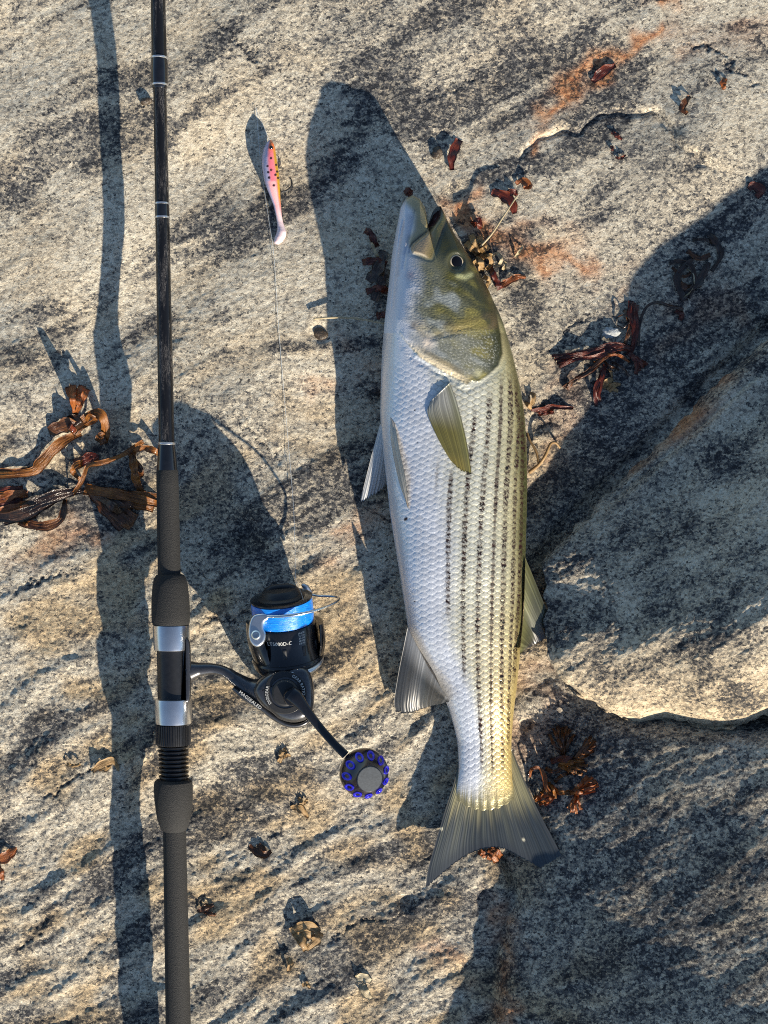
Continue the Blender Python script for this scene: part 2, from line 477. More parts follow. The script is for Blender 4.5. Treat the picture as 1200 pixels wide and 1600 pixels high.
def make_boulder():
    cx, cy = 1240, 850
    O = spline(BOUT + [BOUT[0]], 1101)[:-1]
    x, y = (O[:, 0] - 600) * S, (800 - O[:, 1]) * S
    O = O + 2.5 * np.stack([samp(T_edge, x * 2, y * 2), samp(T_edge, x * 2 + .4, y * 2 + .2)], 1)
    n = len(O); m = 190
    f = np.linspace(0.02, 1, m) ** 0.8
    Xp = cx + (O[:, 0] - cx)[None] * f[:, None]; Yp = cy + (O[:, 1] - cy)[None] * f[:, None]
    e, _ = polydist(Xp, Yp, BOUT + [BOUT[0]])
    zb = boulder_z(Xp, Yp, e)
    xs, ys = (Xp - 600) * S, (800 - Yp) * S
    fol = samp(T_fol, xs + .21, ys + .4); fin = samp(T_fin, xs + .21, ys + .4)
    zb = zb + 1.6 * samp(T_big, xs * 2 + .2, ys * 2) + 0.20 * fol + 0.12 * fin + 0.45 * samp(T_rd2, xs + .3, ys + .1)
    seam = [(950, 775), (1010, 712), (1070, 650), (1130, 590), (1205, 528)]
    d, _ = polydist(Xp, Yp, seam)
    d2, _ = polydist(Xp, Yp, [(945, 790), (1030, 722), (1100, 660), (1230, 540)])
    zb = zb - 3.0 * np.exp(-(d2 / 6) ** 2)
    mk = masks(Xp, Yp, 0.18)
    mk[..., 0] = np.clip(0.45 + 0.35 * samp(T_pat, xs, ys) - 0.35 * sstep(900, 1090, Yp), 0, 1)  # mask paints the shaded top darker and the sunlit lip paler, warmer
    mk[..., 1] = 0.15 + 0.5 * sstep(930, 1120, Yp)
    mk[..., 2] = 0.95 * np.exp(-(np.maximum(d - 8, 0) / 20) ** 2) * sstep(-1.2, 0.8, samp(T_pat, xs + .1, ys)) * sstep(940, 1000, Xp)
    rings = list(W(Xp, Yp, zb * 0.001)); msk = list(mk)
    for ins, dz in ((7, -4), (16, -12), (26, -30), (30, -80), (30, -160)):      # undercut flank
        dirx, diry = cx - O[:, 0], cy - O[:, 1]; L = np.hypot(dirx, diry)
        rings.append(W(O[:, 0] + dirx / L * ins * .8, O[:, 1] + diry / L * ins * .8, (zb[-1] + dz) * 0.001)); msk.append(mk[-1])
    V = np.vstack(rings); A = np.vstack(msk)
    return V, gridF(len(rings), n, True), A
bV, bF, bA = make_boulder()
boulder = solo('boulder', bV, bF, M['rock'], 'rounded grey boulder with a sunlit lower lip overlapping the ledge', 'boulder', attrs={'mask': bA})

# ------------------------------------------------------------------ striped fish
LY = [300, 320, 345, 360, 400, 450, 500, 550, 600, 650, 700, 750, 800, 850, 900, 950, 985, 1010, 1040, 1070, 1100, 1130, 1160, 1200, 1230, 1262]
LX = [638, 630, 622, 619, 612, 607, 601, 597, 595, 594, 598, 604, 609, 617, 625, 633, 638, 648, 664, 683, 699, 708, 715, 717, 714, 712]
RX = [690, 690, 697, 706, 733, 762, 785, 800, 812, 820, 823, 824, 823, 821.5, 820, 818, 816, 814, 811, 808, 804, 801, 799, 799, 801, 803]
TY = [300, 345, 400, 450, 500, 600, 700, 800, 900, 1000, 1050, 1100, 1160, 1210, 1262]
TT = [9, 15, 22, 26.5, 29, 28.5, 26.5, 25, 22.5, 19, 16.5, 13.5, 9.5, 6.0, 0.7]                 # half thickness, mm
TZ = [37, 36, 34, 33, 32, 29.5, 27, 25.5, 23.5, 21, 19, 17, 13.5, 12, 11.5]               # height of the mid plane, mm
_sm = {}
def curve(y, Y, Xv):
    key = (id(Y), id(Xv))
    if key not in _sm:
        yy = np.linspace(Y[0], Y[-1], 700); v = np.interp(yy, Y, Xv)
        k = np.hanning(27); k /= k.sum()
        vp = np.concatenate([v[0] + (v[0] - v[1:14][::-1]), v, v[-1] + (v[-1] - v[-14:-1][::-1])])
        _sm[key] = (yy, np.convolve(vp, k, 'valid'))
    return np.interp(y, *_sm[key])
FL = lambda y: curve(y, LY, LX)
FR = lambda y: curve(y, LY, RX)
def sect(v):
    return (1 - np.abs(v) ** 2.25) ** 0.56
def fish_z(px, py):
    """height of the fish's upper skin at photo pixel, metres"""
    px = np.asarray(px, float); py = np.asarray(py, float)
    l, r = FL(py), FR(py)
    v = np.clip((px - (l + r) / 2) / ((r - l) / 2), -0.999, 0.999)
    return 0.001 * (np.interp(py, TY, TZ) + np.interp(py, TY, TT) * sect(v))

FRONT = np.array([(-1, 621, 350), (-.82, 626, 325), (-.64, 634, 310), (-.46, 645, 305), (-.3, 656, 311), (-.14, 664, 324), (0, 668, 340), (.1, 669, 353), (.18, 671.5, 345), (.3, 676, 331),
                  (.45, 683, 322.5), (.62, 689, 322), (.82, 695, 333), (1, 699, 346)], float)
Y1 = 520.0
STR = [[(685, 712), (682, 745), (681, 780)],
       [(706, 728), (703, 770), (701, 819), (700, 880), (700, 960), (702, 978)],
       [(742, 632), (741, 662), (730.6, 756), (726.5, 819), (723, 930), (724, 1006), (726, 1076)],
       [(766, 606), (763.5, 662), (755.6, 756), (751, 819), (747, 930), (746, 1006), (749, 1100), (752.5, 1170), (753, 1218)],
       [(784, 584), (782, 662), (776, 756), (773, 819), (769, 930), (767.5, 1006), (767, 1100), (769, 1170), (770, 1228)],
       [(797, 580), (798, 662), (791.5, 756), (789, 819), (786, 930), (784, 1006), (784, 1100), (785.5, 1170), (786, 1218)],
       [(805, 590), (811, 662), (805, 756), (803.5, 819), (801, 930), (798, 1006), (795, 1100), (794, 1180)],
       [(815, 640), (817, 700), (815.5, 756), (814.5, 819), (811, 930), (806, 1006), (802, 1080)]]

def build_fish():
    nt_, nb, nu = 250, 50, 960
    w = np.linspace(-1, 1, nt_)
    vt = np.sin(w * math.pi / 2) * 0.75 + w * 0.25
    vb = np.sin(np.linspace(1, -1, nb + 2)[1:-1] * math.pi / 2)
    v = np.concatenate([vt, vb]); top = np.concatenate([np.ones(nt_, bool), np.zeros(nb, bool)])
    nv = len(v)
    uh = 300                                     # head rows up to Y1
    rows_x, rows_y = [], []
    fx = np.interp(v, FRONT[:, 0], FRONT[:, 1]); fy = np.interp(v, FRONT[:, 0], FRONT[:, 2])
    u = np.linspace(0, 1, uh)[:, None]
    def row(y): return FL(y), FR(y)
    yl = 350 + (Y1 - 350) * u; yr = 346 + (Y1 - 346) * u
    lx, rx = FL(yl), FR(yr)
    q = ((v + 1) / 2)[None]
    bl, br = FL(Y1), FR(Y1)
    bx = bl + (br - bl) * q; by = np.full_like(bx, Y1)
    bilx = (1 - u) * ((1 - q) * 621 + q * 699) + u * ((1 - q) * bl + q * br)
    bily = (1 - u) * ((1 - q) * 350 + q * 346) + u * Y1
    X = (1 - u) * fx[None] + u * bx + (1 - q) * lx + q * rx - bilx
    Y = (1 - u) * fy[None] + u * by + (1 - q) * yl + q * yr - bily
    yb = np.linspace(Y1, 1262, nu - uh + 1)[1:][:, None]
    l, r = FL(yb), FR(yb)
    X = np.vstack([X, l + (r - l) * q]); Y = np.vstack([Y, np.repeat(yb, nv, 1)])
    Vv = np.repeat(v[None], nu, 0); TOP = np.repeat(top[None], nu, 0)
    T = np.interp(Y, TY, TT); Zc = np.interp(Y, TY, TZ)
    f = np.clip(np.repeat(np.arange(nu)[:, None], nv, 1) / (uh * 0.38), 0, 1)
    nose = np.sqrt(1 - (1 - f) ** 2)
    fe = np.clip((1262 - Y) / 14, 0, 1) ** .5
    z = Zc + np.where(TOP, 1, -0.92) * T * sect(Vv) * nose * fe
    up = TOP & (np.abs(Vv) < 0.995)
    # ------------------------------- head relief (px space)
    hd = up & (Y < 640)
    hx, hy = X[hd], Y[hd]
    dz = np.zeros(hx.shape)
    MAX = [(694, 330), (688, 343), (679, 353), (672, 360), (657, 371), (645, 381), (641, 390), (645, 396), (657, 399), (668, 404), (674, 404), (681, 386), (689, 362), (697, 342)]
    s_max = sdpoly(hx, hy, MAX)
    dz += 1.5 * sstep(-2, 5.0, s_max) * sstep(688, 668, hx + (hy - 365) * .35) - 0.35 * np.exp(-((s_max + 2.5) / 2.2) ** 2)
    MOU = [(668, 358), (669, 343), (675, 328), (684, 319), (690, 325), (687, 340), (679, 352)]
    s_mou = sdpoly(hx, hy, MOU)
    dz -= 10 * sstep(-1, 4, s_mou)
    d_jaw, _ = polydist(hx, hy, [(669, 354), (663, 366), (652, 375), (642, 386), (640, 395)])
    dz -= 1.4 * np.exp(-(d_jaw / 2.2) ** 2)
    d_j2, _ = polydist(hx, hy, [(648, 330), (645, 350), (640, 372), (634, 395), (630, 420)])
    dz -= 0.7 * np.exp(-(d_j2 / 2.5) ** 2)
    d_j3, _ = polydist(hx, hy, [(630, 345), (622, 385), (617, 430), (613, 480)])
    dz -= 0.8 * np.exp(-(d_j3 / 2.0) ** 2)
    d_eye = np.hypot((hx - 713) / 1.0, (hy - 410) / 1.12)
    dz += 0.45 * np.exp(-((d_eye - 18) / 4.5) ** 2) - 1.8 * sstep(16, 9, d_eye)
    # gill cover: plate standing proud, falling off at its rear rim
    GIL = [(640, 400), (626, 450), (622, 500), (632, 535), (655, 560), (685, 578), (712, 593), (730, 602), (737, 596), (748, 597), (764, 586), (779, 572), (786, 553), (783, 520), (770, 470), (745, 420), (700, 395)]
    s_g = sdpoly(hx, hy, GIL)
    rear = sstep(500, 560, hy)
    rear = rear * (0.3 + 0.7 * sstep(755, 700, hx))
    s_gn = s_g + 1.8 * samp(T_pat, hx * .002, hy * .002) + 0.8 * samp(T_fin, hx * .001, hy * .001)
    dz += rear * (1.5 * sstep(-3.0, 9.0, s_gn) - 0.7 * np.exp(-((s_gn + 4) / 4.5) ** 2))
    PRE = [(655, 425), (648, 455), (647, 490), (655, 515), (672, 527), (692, 519), (730, 512), (762, 503)]
    d_pre, par_pre = polydist(hx, hy, PRE)
    dz += sstep(0, .4, par_pre) * sstep(1, .8, par_pre) * (-0.28 * np.exp(-(d_pre / 3.0) ** 2) + 0.32 * np.exp(-((d_pre - 8) / 7) ** 2)) * np.clip(1 + 0.5 * samp(T_pat, hx * .002, hy * .002), 0.2, 1.8)
    d_p2, _ = polydist(hx, hy, [(664, 548), (670, 534), (690, 525), (735, 520)])
    dz -= 0.25 * np.exp(-(d_p2 / 2.5) ** 2)
    z[hd] += dz
    # ------------------------------- scales
    # across-body coordinate from the stripe curves (two scale rows per stripe)
    ys = np.linspace(500, 1270, 200)
    K = np.stack([np.interp(ys, [p[1] for p in s], [p[0] for p in s]) if k > 2 else None for k, s in enumerate(STR) if k > 2])
    gap = (K[1] - K[0])
    base = np.stack([K[0] - gap * 1.12 * j for j in range(9, 0, -1)])
    K = np.vstack([base, K, [FR(ys) + 1, FR(ys) + 7]])
    kb = np.arange(len(K)) * 2.0
    B = np.zeros_like(X)
    fi = np.clip((Y - 500) / 770 * 199, 0, 198.99); i0 = fi.astype(int); ft = fi - i0
    Kx = K[:, i0] * (1 - ft) + K[:, i0 + 1] * ft if False else None
    for r_ in range(uh - 60, nu):
        y = Y[r_].mean()
        kk = np.array([np.interp(y, ys, K[j]) for j in range(len(K))])
        kk = np.maximum.accumulate(kk + np.arange(len(kk)) * 1e-3)
        B[r_] = np.interp(X[r_], kk, kb)
    A = Y / 9.6
    bestc = np.full(X.shape, 1e9); da = np.zeros(X.shape); er = np.zeros(X.shape); hsh = np.zeros(X.shape); par = np.zeros(X.shape)
    for dj in (-1, 0, 1):
        j = np.round(B) + dj
        odd = np.mod(j, 2)
        for di in (-1, 0, 1):
            i = np.round(A - 0.5 * odd) + di
            ca = i + 0.5 * odd
            ea, eb = A - ca, B - j
            rr = np.hypot(ea / 0.86, eb / 0.94)
            m = (rr < 1) & (ca < bestc)
            bestc = np.where(m, ca, bestc); da = np.where(m, ea, da); er = np.where(m, rr, er)
            hsh = np.where(m, np.modf(np.abs(np.sin(i * 12.9898 + j * 78.233) * 43758.5453))[0], hsh)
            par = np.where(m, j, par)
    # rear rim of the gill cover decides where scales start
    s_all = sdpoly(X, Y, GIL)
    sc = sstep(3, 10, -s_all) * sstep(535, 600, Y + (X - 640) * 0.15) * up
    sc *= sstep(-0.97, -0.72, Vv)
    amp = 0.62 * sstep(1262, 1190, Y)
    z += sc * amp * (0.75 * da + 0.55 * (1 - er ** 2) - 0.35 * sstep(0.8, 1.0, er))
    z += up * 0.07 * samp(T_fin, X * .0016, Y * .0016) * (Y < 600) * sstep(-.75, -.3, Vv) * sstep(400, 440, Y)
    z += up * 0.5 * samp(T_warp, X * .0011, Y * .0011)
    # ------------------------------- colour of the skin
    belly = np.array([0.70, 0.71, 0.735]); side = np.array([0.68, 0.66, 0.54]); gold = np.array([0.46, 0.385, 0.17]); back = np.array([0.085, 0.09, 0.035])
    vv = Vv + 0.04 * samp(T_warp, X * .001, Y * .001)
    c = belly + (side - belly) * sstep(-.42, 0.05, vv)[..., None]
    c = c + (gold - c) * (sstep(0.25, 0.98, vv) * 0.9)[..., None]
    c = c + (back - c) * (sstep(0.80, 0.985, vv) * sstep(1150, 950, Y) * 0.92 + sstep(0.93, 1.0, vv) * .3)[..., None].clip(0, 1)
    c = c * (1 - 0.16 * (hsh - 0.5)[..., None] * sc[..., None])
    rim = sc * sstep(0.70, 0.98, er) * sstep(-.5, 0.05, vv)
    c = c + (np.array([0.15, 0.14, 0.075]) - c) * (0.62 * rim)[..., None]
    yt = sstep(880, 1180, Y) * sstep(-.4, .6, vv) * 0.7
    c = c + (np.array([0.70, 0.50, 0.17]) - c) * yt[..., None]  # gold towards the tail, sun glints painted in with the skin colour
    stk = 0.5 + 0.5 * np.sin(Vv * 60 + 2 * np.sin(Vv * 17))
    c = c + (np.array([0.30, 0.26, 0.13]) - c) * (sstep(1215, 1255, Y) * (0.35 + 0.6 * stk))[..., None]
    c = c + (np.array([0.20, 0.175, 0.085]) - c) * (0.9 * sstep(1238, 1260, Y))[..., None]
    # dark dashes: one on every scale along each stripe
    for k, s in enumerate(STR):
        s = sorted(s, key=lambda p: p[1])
        m = up & (Y > s[0][1] - 8) & (Y < s[-1][1] + 8)
        sx = np.interp(Y[m], [p[1] for p in s], [p[0] for p in s])
        hw = np.interp(Y[m], [600, 900, 1180, 1230], [4.2, 4.0, 2.8, 1.8]) * (0.72 if k in (0, 4) else 1) * (0.8 if k > 5 else 1)
        nz = samp(T_fin, X[m] * .0012 + k, Y[m] * .0012)
        dsh = np.abs(X[m] - sx + 0.6 * nz)
        ph = np.abs(((A[m] + 0.23 * nz) % 1) - 0.5)          # 0.5 at the scale centre row
        bead = sstep(0.14, 0.30, ph) if k != 4 else 0.55 + 0.45 * sstep(0.1, 0.4, ph)
        hb = np.modf(np.abs(np.sin(np.floor(A[m]) * 91.7 + k * 37.3) * 43758.5))[0]
        hw = hw * (0.72 + 0.5 * hb); bead = bead * (0.65 + 0.5 * np.modf(hb * 7.3)[0] ** .6)
        a = sstep(hw * 1.10, hw * 0.70, dsh) * (0.34 + 0.66 * bead) * sstep(s[0][1] - 6, s[0][1] + 30, Y[m]) * sstep(s[-1][1] + 6, s[-1][1] - 40, Y[m])
        a = a * (0.55 if k == 0 else 1.0) * np.clip(1 + 0.15 * samp(T_pat, X[m] * .003, Y[m] * .003 + k * .1), 0.4, 1.0)
        c[m] += (np.array([0.045, 0.022, 0.016]) - c[m]) * a[..., None]
    # head colours
    olive = np.array([0.085, 0.080, 0.020]); dolive = np.array([0.024, 0.026, 0.007]); lav = np.array([0.60, 0.61, 0.655]); greyo = np.array([0.16, 0.165, 0.125])
    mot = samp(T_fin, X * .0015 + .2, Y * .0015)
    blo = samp(T_pat, X * .0012 + .3, Y * .0012 + .6)
    blo2 = samp(T_pat, X * .0012 + .7, Y * .0012 + .1)
    line = np.interp(Y, [300, 330, 360, 400, 450, 500, 560, 600], [640, 650, 648, 640, 646, 650, 672, 700])   # white throat / olive cheek
    q1 = sstep(-18, 22, X - line + 5 * blo)
    hc = lav + (greyo - lav) * q1[..., None]
    hc = hc + (olive - hc) * (np.clip(sstep(0, 55, X - line) * (0.72 + 0.25 * blo), 0, 1))[..., None]
    rr_ = FR(np.clip(Y, 345, 700))
    hc = hc + (dolive - hc) * sstep(66, 10, rr_ - X + 4 * blo)[..., None]
    hc = hc + (np.array([0.26, 0.22, 0.045]) - hc) * (np.clip(0.55 * sstep(0.2, 1.6, blo2), 0, 1) * q1 * sstep(400, 420, Y))[..., None]
    hc = hc + (np.array([0.30, 0.33, 0.34]) - hc) * (np.clip(0.6 * sstep(0.3, 1.8, -blo2), 0, 1) * q1 * sstep(425, 450, Y) * sstep(20, 60, rr_ - X))[..., None]
    # small cheek scales
    A2, B2 = Y / 5.2 + 0.35 * samp(T_edge, X * .001, Y * .001), X / 5.6 + 0.35 * samp(T_edge, X * .001 + .4, Y * .001)
    o2 = np.mod(np.round(B2), 2) * .5
    e2 = np.hypot((A2 - o2) - np.round(A2 - o2), (B2 - np.round(B2)) * .9)
    h2 = np.modf(np.abs(np.sin(np.round(A2 - o2) * 12.9898 + np.round(B2) * 78.233) * 43758.5453))[0]
    ck = q1 * sstep(415, 440, Y) * sstep(8, 30, rr_ - X)
    hc = hc * (1 + ck * (0.55 * (h2 - .45) * sstep(.5, .2, e2) - 0.20 * sstep(.3, .52, e2)))[..., None]
    z += up * (Y < 600) * ck * 0.08 * sstep(.5, .1, e2) * sstep(-2, 3, s_all)
    wh = up & (Y < 640)
    hX, hY = X[wh], Y[wh]; H_ = hc[wh]; bl_ = blo[wh]; mo_ = mot[wh]
    def paint(a, col):
        nonlocal H_
        H_ = H_ + (np.array(col) - H_) * np.clip(a, 0, 1)[..., None]
    sg = sdpoly(hX, hY, GIL)
    paint(0.55 * sstep(508, 530, hY) * sstep(2, 16, sg) * sstep(778, 730, hX) * (0.7 + .3 * bl_), (0.22, 0.23, 0.215))
    paint((0.5 + .2 * mo_) * sstep(508, 530, hY) * sstep(2, 16, sg) * sstep(0.4, 1.4, mo_), (0.34, 0.34, 0.30))
    paint(0.9 * sstep(-1, 3, sg) * sstep(20, 9, sg + 2 * bl_) * sstep(525, 552, hY) * sstep(745, 715, hX), (0.60, 0.50, 0.33))
    paint(0.6 * sstep(9, 13, sg) * sstep(22, 15, sg) * sstep(535, 555, hY) * sstep(735, 715, hX), (0.16, 0.13, 0.07))
    dpre, _ = polydist(hX, hY, PRE[3:])
    paint((0.5 + .25 * bl_) * np.exp(-((dpre) / 6) ** 2) * sstep(770, 700, hX), (0.36, 0.27, 0.10))
    paint((0.35 + .2 * bl_) * np.exp(-((dpre - 10) / 6) ** 2) * (hY < 515), (0.10, 0.07, 0.035))
    paint(0.8 * np.exp(-(np.hypot(hX - 668, hY - 536) / 9) ** 2), (0.62, 0.52, 0.42))
    paint(0.9 * np.exp(-(np.hypot(hX - 747, hY - 583) / 6) ** 2), (0.42, 0.40, 0.24))
    paint(0.9 * np.exp(-(np.hypot((hX - 733) / 1.0, hY - 600) / 5) ** 2), (0.07, 0.06, 0.03))
    # jaw: tan lower lip, maxilla paddle, crease shade painted dark
    jl, _ = polydist(hX, hY, [(643, 312), (655, 322), (661, 340), (658, 362), (648, 378)])
    paint(0.85 * sstep(17, 5, jl) * sstep(-1, 1, -sdpoly(hX, hY, MOU)), (0.29, 0.235, 0.115))
    paint(0.4 * np.exp(-(polydist(hX, hY, [(640, 340), (636, 365), (632, 395)])[0] / 5) ** 2), (0.26, 0.27, 0.33))
    paint(0.4 * np.exp(-(polydist(hX, hY, [(630, 350), (626, 390), (622, 430)])[0] / 2.5) ** 2), (0.30, 0.31, 0.36))
    sm = sdpoly(hX, hY, MAX)
    paint(1.0 * sstep(-1, 2, sm), (0.33, 0.245, 0.15))
    paint(0.85 * sstep(-1, 2, sm) * sstep(662, 684, hX + (hY - 370) * .25), (0.17, 0.135, 0.035))
    paint(0.55 * sstep(-1, 2, sm) * sstep(375, 345, hY), (0.15, 0.13, 0.04))
    paint(0.85 * np.exp(-((sm + 1.6) / 1.5) ** 2) * sstep(392, 380, hY), (0.045, 0.04, 0.025))
    paint(0.6 * sstep(0, 1.5, sm) * sstep(5, 2, sm) * sstep(388, 396, hY) * sstep(672, 662, hX), (0.56, 0.50, 0.38))
    paint(0.95 * sstep(-0.5, 2, sdpoly(hX, hY, MOU)), (0.075, 0.022, 0.020))
    paint(0.85 * sstep(21, 14, np.hypot(hX - 716, hY - 411)), (0.035, 0.036, 0.016))
    paint(0.8 * np.exp(-(polydist(hX, hY, [(716, 431), (727, 434), (736, 429)])[0] / 4.0) ** 2), (0.40, 0.40, 0.20))
    paint(0.5 * np.exp(-(np.hypot(hX - 641, hY - 430) / 7) ** 2), (0.32, 0.19, 0.20))
    hblend = sstep(-2, 3, sg) * (hY > 520) + (hY <= 520) * np.clip(sstep(-2, 3, sg) + sstep(520, 470, hY), 0, 1)
    cc = c[wh]; c[wh] = cc + (H_ - cc) * np.clip(hblend, 0, 1)[..., None]
    for dx, dy, rd in ((634, 811, 4.2), (648, 641, 2), (652, 692, 1.6), (648, 940, 1.7), (700, 845, 1.5)):
        c += (np.array([0.03, 0.012, 0.01]) - c) * (up * sstep(rd, rd * .5, np.hypot(X - dx, (Y - dy) * 1.2 + (X - dx) * .4)))[..., None]
    Y = Y - sstep(1215, 1262, Y) * (18 * np.abs(Vv) ** 2 - 4 + 1.2 * np.sin(Vv * 23))
    V = W(X, Y, z * 0.001).reshape(-1, 3)
    wet = np.stack([sc, np.zeros_like(sc), np.zeros_like(sc)], -1)
    met = np.where(up & (s_all < 3) & (Y > 520), 0.48, 0.05) * np.ones_like(X)
    return V, gridF(nu, nv, True), np.concatenate([np.clip(c, 0.008, 0.9), met[..., None]], -1).reshape(-1, 4)

def fish_material():
    m, nt, b = new_mat('fish_skin')
    at = nd(nt, 'ShaderNodeAttribute', attribute_name='skin')
    tc = nd(nt, 'ShaderNodeTexCoord').outputs['Object']
    f = noise(nt, tc, 500, 3)
    nt.links.new(mix(nt, 0.2, at.outputs['Color'], ramp(nt, f, [(0.3, 0.55), (0.7, 1.0)]), 'MULTIPLY'), b.inputs['Base Color'])
    b.inputs['Roughness'].default_value = 0.34
    nt.links.new(at.outputs['Alpha'], b.inputs['Metallic'])
    b.inputs['Specular IOR Level'].default_value = 0.45
    b.inputs['Coat Weight'].default_value = 0.18; b.inputs['Coat Roughness'].default_value = 0.10
    bump(nt, noise(nt, tc, 900, 2), 0.45, 0.0005, b)
    return m

def fin_material():
    m, nt, b = new_mat('fin_membrane')
    at = nd(nt, 'ShaderNodeAttribute', attribute_name='skin')
    nt.links.new(at.outputs['Color'], b.inputs['Base Color'])
    nt.links.new(at.outputs['Alpha'], b.inputs['Alpha'])
    b.inputs['Roughness'].default_value = 0.38; b.inputs['Metallic'].default_value = 0.1
    b.inputs['Coat Weight'].default_value = 0.25
    b.inputs['Subsurface Weight'].default_value = 0.0
    return m
M['fish'] = fish_material(); M['fin'] = fin_material()
fish = thing('fish', 'silver olive striped fish lying on its side beside the fishing reel', 'fish', W(700, 800, 0.0))
fV, fF, fC = build_fish()
body = part('body', fV, fF, M['fish'], fish, attrs={'skin': fC})

def fin(name, lead, trail, distal, nrays, zfun, colf, thick=0.0009, m=44, jag=0.03, ridge=0.0005, label=None, sub=5, basecurve=None):
    """rays fan from the base (lead[0]..trail[0]) to the distal edge; px outlines"""
    lead, trail, distal = (spline(p, 60) for p in (lead, trail, distal))
    nr = nrays * sub + 1
    q = np.linspace(0, 1, nr)
    bs = spline(basecurve, 60) if basecurve is not None else np.array([lead[0], trail[0]])
    def on(c, t):
        seg = np.concatenate([[0], np.cumsum(np.hypot(*np.diff(c, axis=0).T))]); seg /= seg[-1]
        return np.stack([np.interp(t, seg, c[:, 0]), np.interp(t, seg, c[:, 1])], -1)
    g = np.random.default_rng(len(name) + nrays)
    u = np.linspace(0, 1, m)
    qj = q + 0.35 / nrays * samp(T_edge, q * 0.5 + nrays * .13, 0 * q + .2)
    ray = np.abs(np.sin(qj * nrays * math.pi))                # 0 on a ray, 1 between
    jg = 1 - jag * ray * g.uniform(.3, 1.2, nr)
    Bq, Dq = on(bs, q), on(distal, q)
    Lu, Tu = on(lead, u), on(trail, u)
    U, Q = u[:, None, None], q[None, :, None]
    P = (1 - U) * Bq[None] + U * Dq[None] + (1 - Q) * Lu[:, None] + Q * Tu[:, None] - ((1 - U) * ((1 - Q) * lead[0] + Q * trail[0]) + U * ((1 - Q) * lead[-1] + Q * trail[-1]))
    base = P[:1]
    P = base + (P - base) * (1 - (U ** 3) * (1 - jg[None, :, None]))
    X, Y = P[..., 0], P[..., 1]
    UU = np.repeat(u[:, None], nr, 1); QQ = np.repeat(q[None], m, 0); RR = np.repeat(ray[None], m, 0)
    z = zfun(X, Y, UU, QQ) + ridge * (1 - RR ** 0.7) * (1 - 0.5 * UU)
    Vt = W(X, Y, z).reshape(-1, 3); Vb = W(X, Y, z - thick * (1 - 0.6 * UU) - ridge * .5).reshape(-1, 3)
    n = m * nr; F = gridF(m, nr); 
    ring = np.concatenate([np.arange(nr), np.arange(1, m) * nr + nr - 1, (m - 1) * nr + np.arange(nr - 2, -1, -1), np.arange(m - 2, 0, -1) * nr])
    sd = np.stack([ring, np.roll(ring, -1), np.roll(ring, -1) + n, ring + n], -1)
    FF = np.vstack([F, F[:, ::-1] + n, sd])
    C = colf(X, Y, UU, QQ, RR).reshape(-1, 4)
    o = part(name, np.vstack([Vt, Vb]), FF, M['fin'], fish, attrs={'skin': np.vstack([C, C])})
    if label: o['label'] = label
    return o

def rgba(c, a):
    c = np.asarray(c); return np.concatenate([c, np.broadcast_to(np.asarray(a), c.shape[:-1])[..., None]], -1)
def lerp3(a, b, t): return np.array(a) + (np.array(b) - np.array(a)) * t[..., None]

# tail
def tail_col(X, Y, U, Q, Rr):
    rv = samp(T_fin, Q * .11, 0 * Q + .3); rv2 = samp(T_fin, Q * .05 + .4, 0 * Q + .7)
    f = sstep(1236, 1292, Y + 9 * rv + 6 * rv2)
    c = lerp3((0.30, 0.265, 0.14), (0.044, 0.052, 0.055), f)
    c = lerp3(c, np.array((0.17, 0.17, 0.10)), np.clip(0.35 * sstep(0.0, 1.5, rv) * sstep(1.0, .5, U), 0, 1))
    c = lerp3(c, np.array((0.022, 0.030, 0.038)), sstep(0.40, 0.9, Q) * 0.7 * sstep(1240, 1290, Y))
    c = c * (0.70 + 0.45 * (1 - Rr) + 0.10 * rv2)[..., None]
    c = lerp3(c, np.array((0.02, 0.024, 0.032)), sstep(0.84, 1.0, U) * 0.6)
    c = lerp3(c, np.array((0.05, 0.055, 0.06)), (sstep(0.06, 0.0, Q) + sstep(.95, 1, Q)) * .8)
    for dx, dy in ((818, 1312), (690, 1295)):
        c = lerp3(c, np.array((0.6, 0.55, 0.4)), sstep(3, 1.5, np.hypot(X - dx, Y - dy)))
    return rgba(np.clip(c, .01, 1), 1.0)
def tail_z(X, Y, U, Q):
    return 0.0120 - 0.0012 * np.exp(-U * 6) + 0.006 * U * np.abs(Q - .5) * 2 + 0.0018 * np.sin(Q * 13 + 1) * U - 0.004 * U
fin('tail_fin', [(717, 1188), (709, 1225), (697, 1262), (682, 1312), (669, 1358), (664, 1390)], [(800, 1170), (818, 1215), (842, 1268), (868, 1318), (888, 1358), (897, 1381)],
    [(664, 1390), (690, 1367), (718, 1344), (745, 1330), (766, 1325), (790, 1328), (822, 1345), (858, 1364), (897, 1381)], 44, tail_z, tail_col, ridge=0.0004, jag=0.02, thick=0.0016, m=70,
    basecurve=[(717, 1188), (735, 1206), (758, 1212), (782, 1204), (800, 1170)], label='dark forked tail fin')
